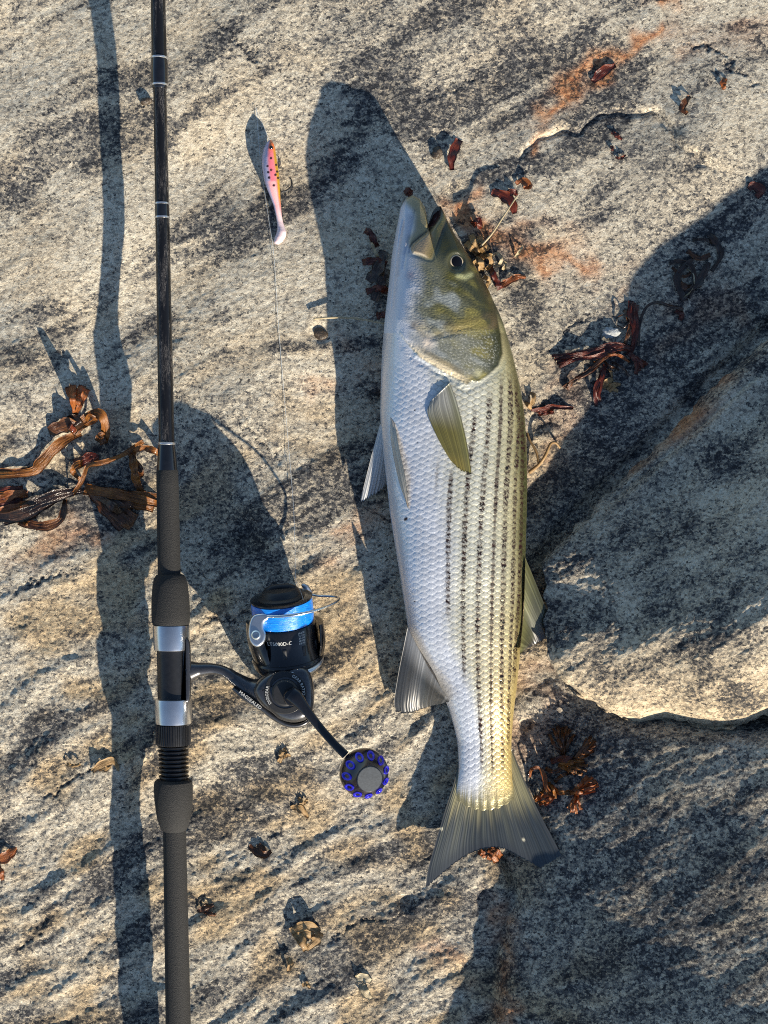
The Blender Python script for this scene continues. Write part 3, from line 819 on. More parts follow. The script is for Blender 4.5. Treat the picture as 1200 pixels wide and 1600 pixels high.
# pectoral fin lying on the flank
def pec_col(X, Y, U, Q, Rr):
    c = lerp3((0.34, 0.34, 0.31), (0.135, 0.120, 0.030), sstep(0.05, 0.5, U - .15 * Q + .05))
    c = lerp3(c, np.array((0.19, 0.155, 0.035)), sstep(0.75, 0.95, U))
    c = lerp3(c, np.array((0.13, 0.13, 0.05)), np.exp(-((Q - .9) / .12) ** 2) * .6)
    c = c * (0.55 + 0.6 * (1 - Rr))[..., None]
    return rgba(c, 0.96)
fin('pectoral_fin', [(672, 628), (668, 645), (678, 672), (692, 700), (704, 720)], [(703, 598), (712, 622), (722, 658), (731, 700), (737, 741)],
    [(704, 720), (714, 731), (725, 739), (737, 741)], 14, lambda X, Y, U, Q: fish_z(X, Y) + 0.0010 + 0.0012 * U * (1 - U) * 3 + 0.0016 * np.sin(Q * math.pi) * (1 - .5 * U), pec_col, ridge=0.0006,
    label='olive pectoral fin flat on the flank')
# pelvic fins
pale = lambda a: (lambda X, Y, U, Q, Rr: rgba(lerp3((0.60, 0.58, 0.54), (0.42, 0.43, 0.44), U) * (0.72 + 0.4 * (1 - Rr))[..., None], a - 0.22 * U * Rr))
fin('pelvic_fin', [(594, 662), (585, 695), (573, 742), (562, 786)], [(612, 690), (612, 720), (610, 745), (606, 757)], [(562, 786), (578, 778), (594, 768), (606, 757)], 7,
    lambda X, Y, U, Q: 0.030 - 0.020 * U + 0.002 * np.sin(Q * 5), pale(0.94), jag=0.05, label='pale pelvic fin spread on the rock side')
fin('pelvic_fin', [(610, 652), (611, 690), (622, 748), (637, 794)], [(617, 662), (625, 705), (634, 750), (638, 794)], [(637, 794), (637.5, 795), (638, 794.5)], 4,
    lambda X, Y, U, Q: fish_z(np.maximum(X, FL(Y) + 4), Y) + 0.0008 + 0.004 * np.sin(U * math.pi) * Q, lambda X, Y, U, Q, Rr: rgba(lerp3((0.62, 0.54, 0.44), (0.50, 0.43, 0.34), U) * (0.7 + .4 * (1 - Rr))[..., None], 1.0),
    label='folded tan pelvic fin along the belly')
# anal fin
fin('anal_fin', [(637, 980), (631, 1010), (622, 1055), (616, 1095), (618, 1114)], [(702, 1096), (700, 1097), (698, 1098), (696, 1099)],
    [(618, 1114), (638, 1116), (662, 1108), (680, 1102), (696, 1099)], 14, lambda X, Y, U, Q: 0.022 * (1 - U) + 0.011 + 0.001 * np.sin(Q * 9) - 0.004 * U,
    lambda X, Y, U, Q, Rr: rgba(lerp3((0.40, 0.40, 0.40), (0.062, 0.064, 0.066), sstep(0.0, 0.4, U)) * (0.55 + 0.75 * (1 - Rr) ** 3)[..., None], 1 - 0.25 * U * Rr), jag=0.035, ridge=0.00022,
    basecurve=[(637, 980), (650, 1005), (668, 1040), (690, 1076), (702, 1096)], label='grey fanned anal fin with pale rays')
# soft dorsal fin on the far edge
fin('dorsal_fin', [(821, 872), (834, 903), (848, 938), (860, 968), (868, 993)], [(812, 1022), (816, 1020), (819, 1017), (822, 1014)], [(868, 993), (852, 1000), (836, 1008), (822, 1014)], 11,
    lambda X, Y, U, Q: 0.030 - 0.012 * U + 0.002 * np.sin(Q * 7), lambda X, Y, U, Q, Rr: rgba(lerp3(lerp3((0.17, 0.165, 0.065), (0.085, 0.088, 0.05), sstep(0, .5, U)), np.array((0.02, 0.022, 0.03)), sstep(.55, .95, U)) * (0.6 + 0.7 * (1 - Rr) ** 2)[..., None], 0.97 - 0.3 * U * Rr),  # darkened tip paints the shadow on the fin into its colour
    ridge=0.0005, jag=0.05, basecurve=[(821, 872), (820, 910), (818, 960), (812, 1022)], label='olive soft dorsal fin with clear membranes')
# eye
ez = float(fish_z(713, 410))
EA = np.array([0.38, 0.08, 1.0]); EA /= np.linalg.norm(EA)
EC = W(711.5, 410.5, ez - 0.0024)
def eye_ball():
    prof = [(0.0, 0.0001)]
    r0 = 0.0060
    pr = [(-0.004, r0 * 1.1), (0.0012, r0 * 1.08), (0.0022, r0 * .98), (0.0029, r0 * .75), (0.0033, r0 * .45), (0.0035, r0 * .2), (0.00355, 0.00005)]
    return lathe(pr, EC, EA, 40)
def eye_mat():
    m, nt, b = new_mat('fish_eye')
    tc = nd(nt, 'ShaderNodeTexCoord').outputs['Object']
    c = EC + EA * 0.0036 - np.array(fish.location)
    vm = nd(nt, 'ShaderNodeVectorMath', operation='DISTANCE'); nt.links.new(tc, vm.inputs[0]); vm.inputs[1].default_value = tuple(map(float, c))
    s = maths(nt, 'MULTIPLY', vm.outputs['Value'], 100.0)
    nt.links.new(ramp(nt, s, [(0.0, (0.004, 0.004, 0.006)), (0.43, (0.003, 0.003, 0.005)), (0.46, (0.50, 0.42, 0.32)), (0.53, (0.36, 0.29, 0.18)), (0.57, (0.03, 0.03, 0.02)), (1.0, (0.03, 0.03, 0.02))]), b.inputs['Base Color'])
    b.inputs['Roughness'].default_value = 0.12; b.inputs['Specular IOR Level'].default_value = 0.2
    return m

part('eye', *eye_ball(), eye_mat(), fish)

# ------------------------------------------------------------------ fishing rod
M['foam'] = simple('eva_foam', (0.011, 0.0105, 0.010), 0.80, nscale=900, namt=0.5, bumpd=0.0006, bscale=1500)
M['seat'] = simple('seat_plastic', (0.008, 0.008, 0.009), 0.38, nscale=300, namt=0.3)
M['gloss'] = simple('gloss_black', (0.006, 0.006, 0.007), 0.12, coat=0.6, nscale=200, namt=0.3)
M['chrome'] = simple('brushed_silver', (0.70, 0.69, 0.68), 0.24, 0.95, nscale=120, namt=0.08)
M['ring'] = simple('silver_trim', (0.62, 0.62, 0.62), 0.3, 0.9, nscale=300, namt=0.1)
M['steel'] = simple('wire_steel', (0.66, 0.65, 0.62), 0.2, 1.0, nscale=300, namt=0.1)

def blank_material():
    m, nt, b = new_mat('carbon_blank')
    tc = nd(nt, 'ShaderNodeTexCoord').outputs['Object']
    mp = nd(nt, 'ShaderNodeMapping'); mp.inputs['Scale'].default_value = (1100, 70, 300); nt.links.new(tc, mp.inputs[0])
    w = noise(nt, mp.outputs[0], 1.0, 3, 0.6, 2.2)
    line = ramp(nt, w, [(0.475, 0.0), (0.50, 1.0), (0.525, 0.0)])
    mp2 = nd(nt, 'ShaderNodeMapping'); mp2.inputs['Scale'].default_value = (300, 30, 100); nt.links.new(tc, mp2.inputs[0])
    g = ramp(nt, noise(nt, mp2.outputs[0], 1.0, 2), [(0.45, 0.0), (0.6, 1.0)])
    c = mix(nt, maths(nt, 'MULTIPLY', line, g), (0.006, 0.006, 0.007), (0.20, 0.185, 0.175))  # grey squiggles paint the carbon's wavy reflections into the base colour
    nt.links.new(c, b.inputs['Base Color'])
    b.inputs['Roughness'].default_value = 0.28; b.inputs['Coat Weight'].default_value = 0.1; b.inputs['Coat Roughness'].default_value = 0.1; b.inputs['Specular IOR Level'].default_value = 0.3
    return m
M['blank'] = blank_material()

def rodx(py): return 247 + 31 * py / 1600
def rodz(py): return np.interp(py, [-2500, 0, 1000, 1600, 1900], [0.045, 0.038, 0.036, 0.030, 0.027])
def rod_lathe(prof, n=48, dx=0.0, mod=None):
    """prof: (photo row, radius px)"""
    th = np.linspace(0, 2 * math.pi, n, endpoint=False)
    rows = []
    for py, r in prof:
        z = float(rodz(py)); c = W(rodx(py) + dx, py, z); k = S * (H - z) / H
        rr = r * k * (1 if mod is None else mod(th))
        rows.append(np.stack([c[0] + np.cos(th) * rr, np.full(n, c[1]), c[2] + np.sin(th) * rr], -1))
    V = np.vstack(rows); F = [list(map(int, q)) for q in gridF(len(prof), n, True)]
    F.append(list(range(n))); F.append([(len(prof) - 1) * n + i for i in range(n)][::-1])
    return V, F
rod = thing('fishing_rod', 'black fishing rod with foam grips and silver reel seat hoods on the ledge', 'fishing rod', W(270, 1000, 0.0))
def rp(name, prof, mat, sharp=30, **kw): 
    return part(name, *rod_lathe(prof, **kw), M[mat], rod, sharp=sharp)
bl = rp('blank', [(-2400, 4), (-1200, 8), (0, 11.5), (90, 12), (93, 10.2), (140, 10.2), (330, 11), (692, 12.3), (735, 12.5)], 'blank')
fe = rp('ferrule_wrap', [(90, 12.2), (96, 13.2), (112, 13.6), (128, 13.2), (137, 12.0), (139, 10.5)], 'gloss')
for y, r in ((91, 12.9), (133, 12.6)):
    p = part('trim_ring', *rod_lathe([(y - 1.6, r), (y - 1.2, r + .6), (y + 1.2, r + .6), (y + 1.6, r)]), M['ring'], fe, sharp=30)
wr = rp('thread_wrap', [(318, 10.8), (320, 11.4), (340, 11.5), (342, 10.8)], 'gloss')
for y in (318.5, 340):
    part('trim_ring', *rod_lathe([(y - 1.6, 11.2), (y - 1.2, 12.0), (y + 1.2, 12.0), (y + 1.6, 11.2)]), M['ring'], wr, sharp=30)
wc = rp('winding_check', [(692, 12.4), (696, 13.2), (715, 14.8), (734, 16.3), (737, 16.3)], 'gloss')
part('trim_ring', *rod_lathe([(691, 12.4), (692, 13.6), (694.5, 13.6), (695.5, 12.6)]), M['ring'], wc, sharp=30)
rp('foregrip', [(734, 16.0), (737, 16.9), (760, 17.3), (890, 17.8), (905, 17.8)], 'foam')
rp('grip_collar', [(897, 17.8), (899, 22), (904, 25), (915, 27.5), (940, 29.6), (960, 30.0), (972, 29.4), (976, 28.2), (977, 24)], 'foam', dx=1.2)
rp('reel_seat', [(970, 23.5), (1132, 23.5)], 'seat', dx=2)
rp('hood', [(976, 26), (977, 28.4), (979, 28.9), (1012, 28.2), (1015, 27.6), (1016, 24)], 'chrome', dx=1.8)
rp('hood', [(1091, 24), (1092, 28.8), (1094, 29.3), (1126, 28.5), (1130, 27.8), (1131, 24)], 'chrome', dx=2.2)
kn = 90
rp('locking_nut', [(1131, 25), (1132, 27), (1136, 27.2), (1158, 26.8), (1163, 26.2), (1164, 23)], 'seat', n=kn * 4, dx=1.5, mod=lambda th: 1 + 0.02 * np.sign(np.sin(th * kn / 2 * 1.0)), sharp=25)
prof = []
for k in range(9):
    y0 = 1164 + k * 6.6
    prof += [(y0, 18.5), (y0 + 1.6, 23.3), (y0 + 3.4, 23.6), (y0 + 5.0, 18.5)]
rp('seat_thread', prof + [(1226, 21.8)], 'seat', dx=1.2)
rp('butt_collar', [(1217, 21), (1218, 26), (1221, 29.3), (1228, 30.4), (1250, 29.8), (1275, 26.8), (1292, 21.8), (1297, 19.2), (1298, 17)], 'foam', dx=0)
rp('rear_grip', [(1290, 17.6), (1300, 17.9), (1450, 18.7), (1610, 19.6), (1800, 20), (1806, 16)], 'foam', dx=0.5)

# ------------------------------------------------------------------ spinning reel
M['reel'] = simple('gunmetal_paint', (0.085, 0.083, 0.085), 0.27, 0.75, nscale=900, namt=0.2, coat=0.3)
M['reelblk'] = simple('black_anodised', (0.010, 0.010, 0.012), 0.22, 0.3, nscale=600, namt=0.3, coat=0.4)
M['matt'] = simple('matt_black', (0.012, 0.012, 0.013), 0.5, nscale=700, namt=0.3)
M['print'] = simple('silver_print', (0.60, 0.59, 0.55), 0.4, nscale=400, namt=0.1)
M['knob'] = simple('dark_violet_anodised', (0.010, 0.008, 0.018), 0.22, 0.4, nscale=500, namt=0.3, coat=0.5)
M['blue_in'] = simple('blue_anodised', (0.012, 0.008, 0.50), 0.22, 0.35, nscale=500, namt=0.2, coat=0.4)
M['blue_dk'] = simple('deep_blue_hole', (0.004, 0.003, 0.10), 0.3, nscale=500, namt=0.2)
M['cap'] = simple('grey_cap', (0.045, 0.052, 0.060), 0.5, 0.1, nscale=700, namt=0.25)
def braid_material():
    m, nt, b = new_mat('blue_braid')
    tc = nd(nt, 'ShaderNodeTexCoord').outputs['Object']
    mp = nd(nt, 'ShaderNodeMapping'); mp.inputs['Scale'].default_value = (150, 2600, 150); mp.inputs['Rotation'].default_value = (0, 0, R(6)); nt.links.new(tc, mp.inputs[0])
    f = noise(nt, mp.outputs[0], 1.0, 3, 0.6)
    nt.links.new(ramp(nt, f, [(0.3, (0.0, 0.10, 0.42)), (0.55, (0.003, 0.21, 0.72)), (0.75, (0.01, 0.30, 0.85))]), b.inputs['Base Color'])
    b.inputs['Roughness'].default_value = 0.32; b.inputs['Coat Weight'].default_value = 0.3
    bump(nt, f, 0.7, 0.0004, b)
    return m
M['braid'] = braid_material()

TILT = R(15)
AX = np.array([-0.09 * math.cos(TILT), 0.996 * math.cos(TILT), math.sin(TILT)]); AX /= np.linalg.norm(AX)
SP = W(443, 966, 0.0395)                       # middle of the wound line
RA, RU, RV = frame(AX)
def rpos(t, ang, r):
    """point round the spool axis: ang 0 = right in the picture, 90 deg = up to the camera"""
    return SP + RA * t + r * (math.cos(ang) * RU + math.sin(ang) * RV)
reel = thing('fishing_reel', 'black spinning reel with bright blue line, mounted on the fishing rod', 'fishing reel', W(445, 1030, 0.0))
mm = 0.001
def lat(prof): return lathe([(t * mm, r * mm) for t, r in prof], SP, AX, 72)
spool = part('spool', *lat([(16.6, 12), (16.9, 22.2), (16.5, 23.4), (15.6, 23.4), (15.1, 21.5), (-3.0, 21.5), (-3.6, 23.2), (-5, 23.8), (-16, 24.1), (-22, 24.4), (-27, 25.2), (-30, 26.0), (-31, 25.2), (-31, 12)]), M['reelblk'], reel, sharp=25)
part('wound_line', *lat([(15.0, 21.4), (14.8, 23.0), (10, 23.25), (6, 23.3), (1, 23.1), (-2.8, 22.6), (-3.1, 21.4)]), M['braid'], spool, sharp=40)
g = []
for k in range(10):                            # slots in the spool skirt
    a0 = R(18 + k * 36)
    g.append(tube([rpos(t * mm, a0, (24.15 if t > -24 else 24.5) * mm) for t in np.linspace(-16.5, -24, 6)], 0.0016, 8, flat=.35, up=tuple(rpos(0, a0, 1) - SP)))
for V_, F_ in g:
    part('skirt_slot', V_, F_, M['matt'], spool)
drag = part('drag_knob', *lat([(16, 17.8), (17.6, 17.6), (18.4, 16.6), (19, 14.8), (22, 13.8), (23.6, 12), (24.2, 8), (24.4, 0.05)]), M['matt'], reel, sharp=30)
part('grip_bar', *tube([rpos(0.0225 , 0, .011), rpos(.0246, 0, .006), rpos(.0250, 0, 0), rpos(.0246, math.pi, .006), rpos(.0225, math.pi, .011)], 0.0024, 10), M['matt'], drag)
# rotor
rotor = part('rotor', *lat([(-28.5, 20), (-29.5, 26.6), (-31, 27.4), (-36, 26.2), (-41, 22.5), (-45, 18), (-47, 13), (-47.5, 8)]), M['reelblk'], reel, sharp=30)
def arm(a0, half, t0, t1, r0, r1, name):
    n, m_ = 22, 16
    rows = []
    for i in range(n):
        f = i / (n - 1); t = t0 + (t1 - t0) * f
        hw = half * (0.55 + 0.55 * math.sin(math.pi * min(1, f * 0.75 + 0.12)))
        r = r0 + (r1 - r0) * f ** 2 + 1.6 * math.sin(math.pi * f)
        ring = []
        for j in range(m_):
            q = 2 * math.pi * j / m_
            ring.append(rpos(t * mm, a0 + hw * math.cos(q), (r + 2.3 * math.sin(q) * (1 - .35 * f)) * mm))
        rows.append(ring)
    V = np.array(rows).reshape(-1, 3); F = [list(map(int, q)) for q in gridF(n, m_, True)]
    F.append(list(range(m_))); F.append([(n - 1) * m_ + i for i in range(m_)][::-1])
    return part(name, V, F, M['reelblk'], rotor, smooth=True, sharp=50)
arm(R(148), R(27), 3, -47, 27.5, 17, 'rotor_arm')
arm(R(-12), R(32), -6, -40, 27.5, 22, 'rotor_arm')
ring_t = [rpos((-33 - 2.5 * math.sin((a - 20) / 70 * math.pi)) * mm, R(a), 27.6 * mm) for a in range(12, 92, 4)]
part('rotor_rim_highlight', *tube(ring_t, [0.0006, 0.0018, 0.0020, 0.0016, 0.0006], 10), M['ring'], rotor)  # silver crescent added as the highlight along the rotor's lower rim
# bail
barm = part('bail_arm', *pillow([(392, 966), (398, 960), (412, 958), (420, 960), (420, 967), (413, 973), (412, 982), (416, 992), (413, 1004), (404, 1011), (396, 1009), (390, 1001), (388, 990), (389, 976)], 0.0535, 0.0625, 0.0022, smooth_n=60), M['chrome'], reel, sharp=35)
part('screw', *lathe([(0, 0.0034), (0.0012, 0.0034), (0.0019, 0.0026), (0.0019, 0.0014), (0.0009, 0.0012), (0.0009, 0.00003)], W(400, 992, 0.0624), (0, 0, 1), 24), M['steel'], barm, sharp=30)
wire = spline([W(414, 963, 0.0605), W(436, 963, 0.0655), W(462, 960.5, 0.0665), W(488, 955, 0.0625), W(510, 948, 0.054), W(526, 940, 0.044), W(529, 934, 0.036), W(518, 931.5, 0.030), W(498, 931, 0.024), W(484, 928, 0.020)], 70)
part('bail_wire', *tube(wire, [0.0013, 0.0011, 0.0009, 0.0009, 0.0010], 10), M['steel'], reel)
part('line_roller', *tube(spline([W(472, 913, 0.022), W(478, 918, 0.021), W(486, 927, 0.020)], 12), [0.0012, 0.0026, 0.0018], 12), M['ring'], reel)
# foot, stem and gear housing
part('foot', *pillow([(284, 998), (291, 996), (297, 1004), (298.5, 1030), (299, 1062), (297.5, 1092), (291, 1100), (284, 1098)], 0.028, 0.044, 0.003, smooth_n=40), M['reel'], reel, sharp=40)
stem_c = spline([W(294, 1049, 0.036), W(312, 1046, 0.0365), W(334, 1045, 0.037), W(352, 1050, 0.037), W(370, 1062, 0.0375), W(390, 1075, 0.038), W(414, 1083, 0.038), W(436, 1088, 0.038)], 50)
part('stem', *tube(stem_c, [0.0090, 0.0052, 0.0040, 0.0040, 0.0052, 0.0075, 0.0125, 0.015], 24, flat=0.95), M['reel'], reel)
HOUS = [(400, 1068), (408, 1059), (422, 1050), (445, 1042), (468, 1040), (482, 1046), (489, 1064), (491, 1090), (488, 1112), (476, 1125), (457, 1129), (438, 1124), (424, 1113), (410, 1103), (400, 1090), (396, 1078)]
hous = part('gear_housing', *pillow(HOUS, 0.016, 0.058, 0.007, steps=8, smooth_n=110), M['reel'], reel, sharp=50)
guard = part('body_guard', *tube(spline([W(364, 1075, .040), W(384, 1089, .040), W(408, 1103, .040), W(428, 1118, .040), W(446, 1129, .040), W(464, 1132, .040), W(480, 1126, .040), W(489, 1110, .040)], 60), [0.0014, 0.0032, 0.0034, 0.0032, 0.0028, 0.0026, 0.0024, 0.0014], 16, flat=2.6), M['reel'], reel)
SPC = W(446, 1082, 0.0565)
plate = part('side_plate', *lathe([(-.004, .0165), (0.0008, .0163), (0.0018, .0155), (0.0020, .0118), (0.0013, .0114), (0.0013, .0102), (0.0030, .0098), (0.0042, .0085), (0.0044, 0.0001)], SPC, (0, 0, 1), 72), M['matt'], hous, sharp=25)
part('shaft_collar', *lathe([(0, .0068), (0.010, .0064), (0.0115, .0056), (0.0118, .00005)], W(457, 1087, 0.060), (0.03, 0, 1), 36), M['reelblk'], reel, sharp=30)
harm = spline([W(455, 1084, 0.0715), W(464, 1092, 0.073), W(480, 1112, 0.0735), W(500, 1137, 0.0735), W(522, 1162, 0.0735), W(540, 1180, 0.0735)], 40)
part('handle_arm', *tube(harm, [0.0058, 0.0056, 0.0040, 0.0032, 0.0030, 0.0030, 0.0032], 16, flat=0.55), M['reelblk'], reel, sharp=40)
KC = W(564, 1202, 0.070); KA = (0.26, -0.10, 1)
def kl(prof): return lathe([(t * mm, r * mm) for t, r in prof], KC, KA, 64)
knob = part('handle_knob', *kl([(0, 3), (0.2, 10), (1.5, 14.5), (4, 17), (8, 18), (12, 17.8), (16, 16.4), (21, 12.6), (24.5, 10.2), (25.6, 9.6), (25.9, 8.6), (25.4, 8.4)]), M['knob'], reel, sharp=28)
part('knob_cap', *kl([(24.6, 9.3), (26.4, 9.3), (27.0, 8.9), (27.1, 0.03)]), M['cap'], knob, sharp=30)
ka, ku, kv = frame(KA)
for k in range(11):                             # oval blue windows round the knob shoulder
    a0 = 2 * math.pi * k / 11 + 0.2
    rad = math.cos(a0) * ku + math.sin(a0) * kv
    tanv = -math.sin(a0) * ku + math.cos(a0) * kv
    P0 = KC + ka * .0180 + rad * .0150; slope = (ka * 0.80 - rad * 0.60); nrm = rad * 0.80 + ka * 0.60
    n_ = 24; th = np.linspace(0, 2 * math.pi, n_, endpoint=False)
    rows = []
    for sc_, hh in ((1.0, -.0006), (1.0, .0003), (0.86, .0005), (0.55, .0003), (0.34, -.0006), (0.30, -.0014)):
        rows.append(P0 + nrm * hh + np.outer(np.cos(th) * .0046 * sc_, slope) + np.outer(np.sin(th) * .0029 * sc_, tanv))
    V = np.vstack(rows); F = [list(map(int, q)) for q in gridF(len(rows), n_, True)]
    ins = part('window_ring', V, F, M['blue_in'], knob, sharp=45)
    part('window_hole', np.vstack([rows[-1], rows[-1] - nrm * .0004]), [list(range(n_))] + [list(map(int, q)) for q in gridF(2, n_, True)], M['blue_dk'], ins)

def text_mesh(txt, size):
    cu = bpy.data.curves.new('txt', 'FONT'); cu.body = txt; cu.size = size; cu.align_x = 'CENTER'; cu.align_y = 'CENTER'; cu.extrude = 0.00012; cu.resolution_u = 3
    cu.space_character = 1.05
    ob = bpy.data.objects.new('txt', cu); COL.objects.link(ob)
    bpy.context.view_layer.update()
    me = bpy.data.meshes.new_from_object(ob.evaluated_get(bpy.context.evaluated_depsgraph_get()))
    V = np.array([v.co[:] for v in me.vertices]); F = [list(p.vertices) for p in me.polygons]
    bpy.data.objects.remove(ob); bpy.data.curves.remove(cu); bpy.data.meshes.remove(me)
    return V, F
def ring_text(txt, size, mid_deg, rad, outward=True):
    V, F = text_mesh(txt, size)
    sgn = 1 if outward else -1
    a = R(mid_deg) - sgn * V[:, 0] / rad
    r = rad + sgn * V[:, 1]
    P = np.stack([SPC[0] + r * np.cos(a), SPC[1] + r * np.sin(a), SPC[2] + 0.0021 + V[:, 2]], -1)
    part('lettering', P, F, M['print'], plate, smooth=False)
ring_text('DIGIGEAR', 0.0030, 188, 0.0136, True)
ring_text('GEAR RATIO', 0.0030, 30, 0.0136, True)
# spool lettering follows the skirt
def spool_text(txt, size, ang_deg, t, rad):
    V, F = text_mesh(txt, size)
    P = np.array([rpos(t * mm + v[1], R(ang_deg) - v[0] / (rad * mm), rad * mm + v[2] * .6) for v in V])
    part('lettering', P, F, M['print'], spool, smooth=False)
spool_text('LT5000D-C', 0.0038, 98, -12.0, 24.1)
for i in range(5):
    spool_text(('20-270', '25-210', '30-170', '40-130', 'LB-YD')[4 - i], 0.0018, 56, -14.0 + i * 2.0, 24.1)
V, F = text_mesh('MAGSEALED', 0.0036)
c0 = W(391, 1094, 0.0488); ang = math.atan2(-(1104 - 1080), 405 - 374)
P = np.stack([c0[0] + V[:, 0] * math.cos(ang) - V[:, 1] * math.sin(ang), c0[1] + V[:, 0] * math.sin(ang) + V[:, 1] * math.cos(ang), c0[2] + V[:, 2]], -1)
part('lettering', P, F, M['print'], guard, smooth=False)

# ------------------------------------------------------------------ soft lure
def lure_material():
    m, nt, b = new_mat('soft_plastic')
    at = nd(nt, 'ShaderNodeAttribute', attribute_name='skin'); nt.links.new(at.outputs['Color'], b.inputs['Base Color'])
    b.inputs['Roughness'].default_value = 0.33; b.inputs['Coat Weight'].default_value = 0.35
    b.inputs['Subsurface Weight'].default_value = 0.12; b.inputs['Subsurface Radius'].default_value = (0.004, 0.002, 0.002); b.inputs['Subsurface Scale'].default_value = 0.5
    tc = nd(nt, 'ShaderNodeTexCoord').outputs['Object']
    bump(nt, noise(nt, tc, 900, 2), 0.2, 0.0005, b)
    return m
M['lure'] = lure_material()
lz = float(zground(425, 290))
lure = thing('fishing_lure', 'pink and lilac paddle tail lure with black dots, lying beside the rod', 'lure', W(424, 290, lz))
ly = [219, 224, 232, 245, 258, 272, 283, 292, 305, 320, 335, 346, 354, 362, 370, 378, 382]
ll = [420.5, 416, 412, 409.5, 409.2, 411, 413, 416, 421, 427, 430.5, 432.5, 433.5, 432.5, 429.5, 427.5, 430]
lr = [424, 427.5, 430, 432, 434, 436, 437, 437.5, 438, 438.8, 440, 442, 444.5, 447.5, 446.5, 441, 435]
lt = [2.0, 4.2, 5.6, 6.4, 6.6, 6.4, 6.0, 5.4, 4.2, 2.9, 2.2, 2.0, 2.4, 3.4, 3.4, 2.6, 1.2]
def build_lure():
    nu, nv = 220, 56
    y = np.linspace(219, 382, nu); th = np.linspace(0, 2 * math.pi, nv, endpoint=False)
    l, r, t = np.interp(y, ly, ll), np.interp(y, ly, lr), np.interp(y, ly, lt)
    k = np.hanning(9); k /= k.sum()
    sm = lambda a: np.convolve(np.pad(a, 4, mode='reflect', reflect_type='odd'), k, 'valid')
    l, r, t = sm(l), sm(r), sm(t)
    X = ((l + r) / 2)[:, None] + ((r - l) / 2)[:, None] * np.cos(th)[None]
    Y = np.repeat(y[:, None], nv, 1)
    zc = lz + 0.0085 - 0.002 * sstep(290, 345, y)
    Z = zc[:, None] + t[:, None] * mm * np.sin(th)[None]
    v = np.repeat(np.cos(th)[None], nu, 0)
    c = lerp3((0.42, 0.40, 0.56), (0.72, 0.17, 0.21), sstep(-0.45, 0.0, v))
    c = lerp3(c, np.array((0.45, 0.25, 0.01)), sstep(0.45, 0.8, v) * sstep(335, 300, Y))
    c = lerp3(c, np.array((0.80, 0.16, 0.03)), sstep(243, 224, Y) * sstep(-.5, .1, v))
    c = lerp3(c, np.array((0.78, 0.36, 0.36)), sstep(281, 285, Y) * sstep(-.8, -.3, v) * sstep(0.65, .35, v))
    c = lerp3(c, np.array((0.76, 0.58, 0.58)), sstep(318, 345, Y))
    for dx, dy, rd in ((423.5, 247, 1.9), (418, 259.5, 1.8), (431.5, 257.5, 1.8), (423.5, 265.5, 1.9), (419, 269, 1.9), (433, 268, 1.9), (430.5, 273, 2), (420.5, 277.5, 2.1), (434.5, 278, 1.8), (428, 289.5, 2.0)):
        c = lerp3(c, np.array((0.02, 0.008, 0.012)), sstep(rd + .5, rd - .3, np.hypot(X - dx, Y - dy)) * (np.sin(th) > 0)[None])
    V = W(X, Y, Z).reshape(-1, 3); F = [list(map(int, q)) for q in gridF(nu, nv, True)]
    F.append(list(range(nv))); F.append([(nu - 1) * nv + i for i in range(nv)][::-1])
    return V, F, c.reshape(-1, 3)
V, F, c = build_lure()
part('body', V, F, M['lure'], lure, attrs={'skin': c})
part('eye', *lathe([(0, .0016), (0.0006, .0014), (0.0009, .0008), (0.001, .00003)], W(423.5, 230.5, lz + 0.0136), (0, 0, 1), 20), M['gloss'], lure)
part('hook', *tube(spline([W(432, 262, lz + .009), W(437, 296, lz + .008), W(444, 299, lz + .0075), W(451, 296, lz + .0075), W(456, 289, lz + .0075), W(454.5, 280, lz + .0075), W(452, 277, lz + .0075)], 40), [0.0008, 0.0008, .0008, .0007, .0001], 8), M['matt'], lure)

# ------------------------------------------------------------------ fishing line
M['mono'] = simple('clear_line', (0.55, 0.60, 0.62), 0.25, nscale=300, namt=0.1)
pts = [(421, 221, .011), (415, 205, .010), (408, 188, .007), (402, 176, .004), (400, 168, .002), (400.5, 176, .0016), (404, 215, .0014), (408, 262, .0012), (415, 310, .0012), (421, 350, .0012), (428, 400, .0012), (436, 520, .0012), (446, 640, .0014), (455, 745, .003), (459, 800, .008), (461, 860, .018), (462, 905, .030), (470, 925, .046), (474, 938, .0575)]
P = spline([W(x, y, zground(x, y) + h if h < .02 else h) for x, y, h in pts], 200)
V, F = tube(P, 0.00014, 6)
solo('fishing_line', V, F, M['mono'], 'thin clear fishing line running from the reel spool up to the lure', 'fishing line')

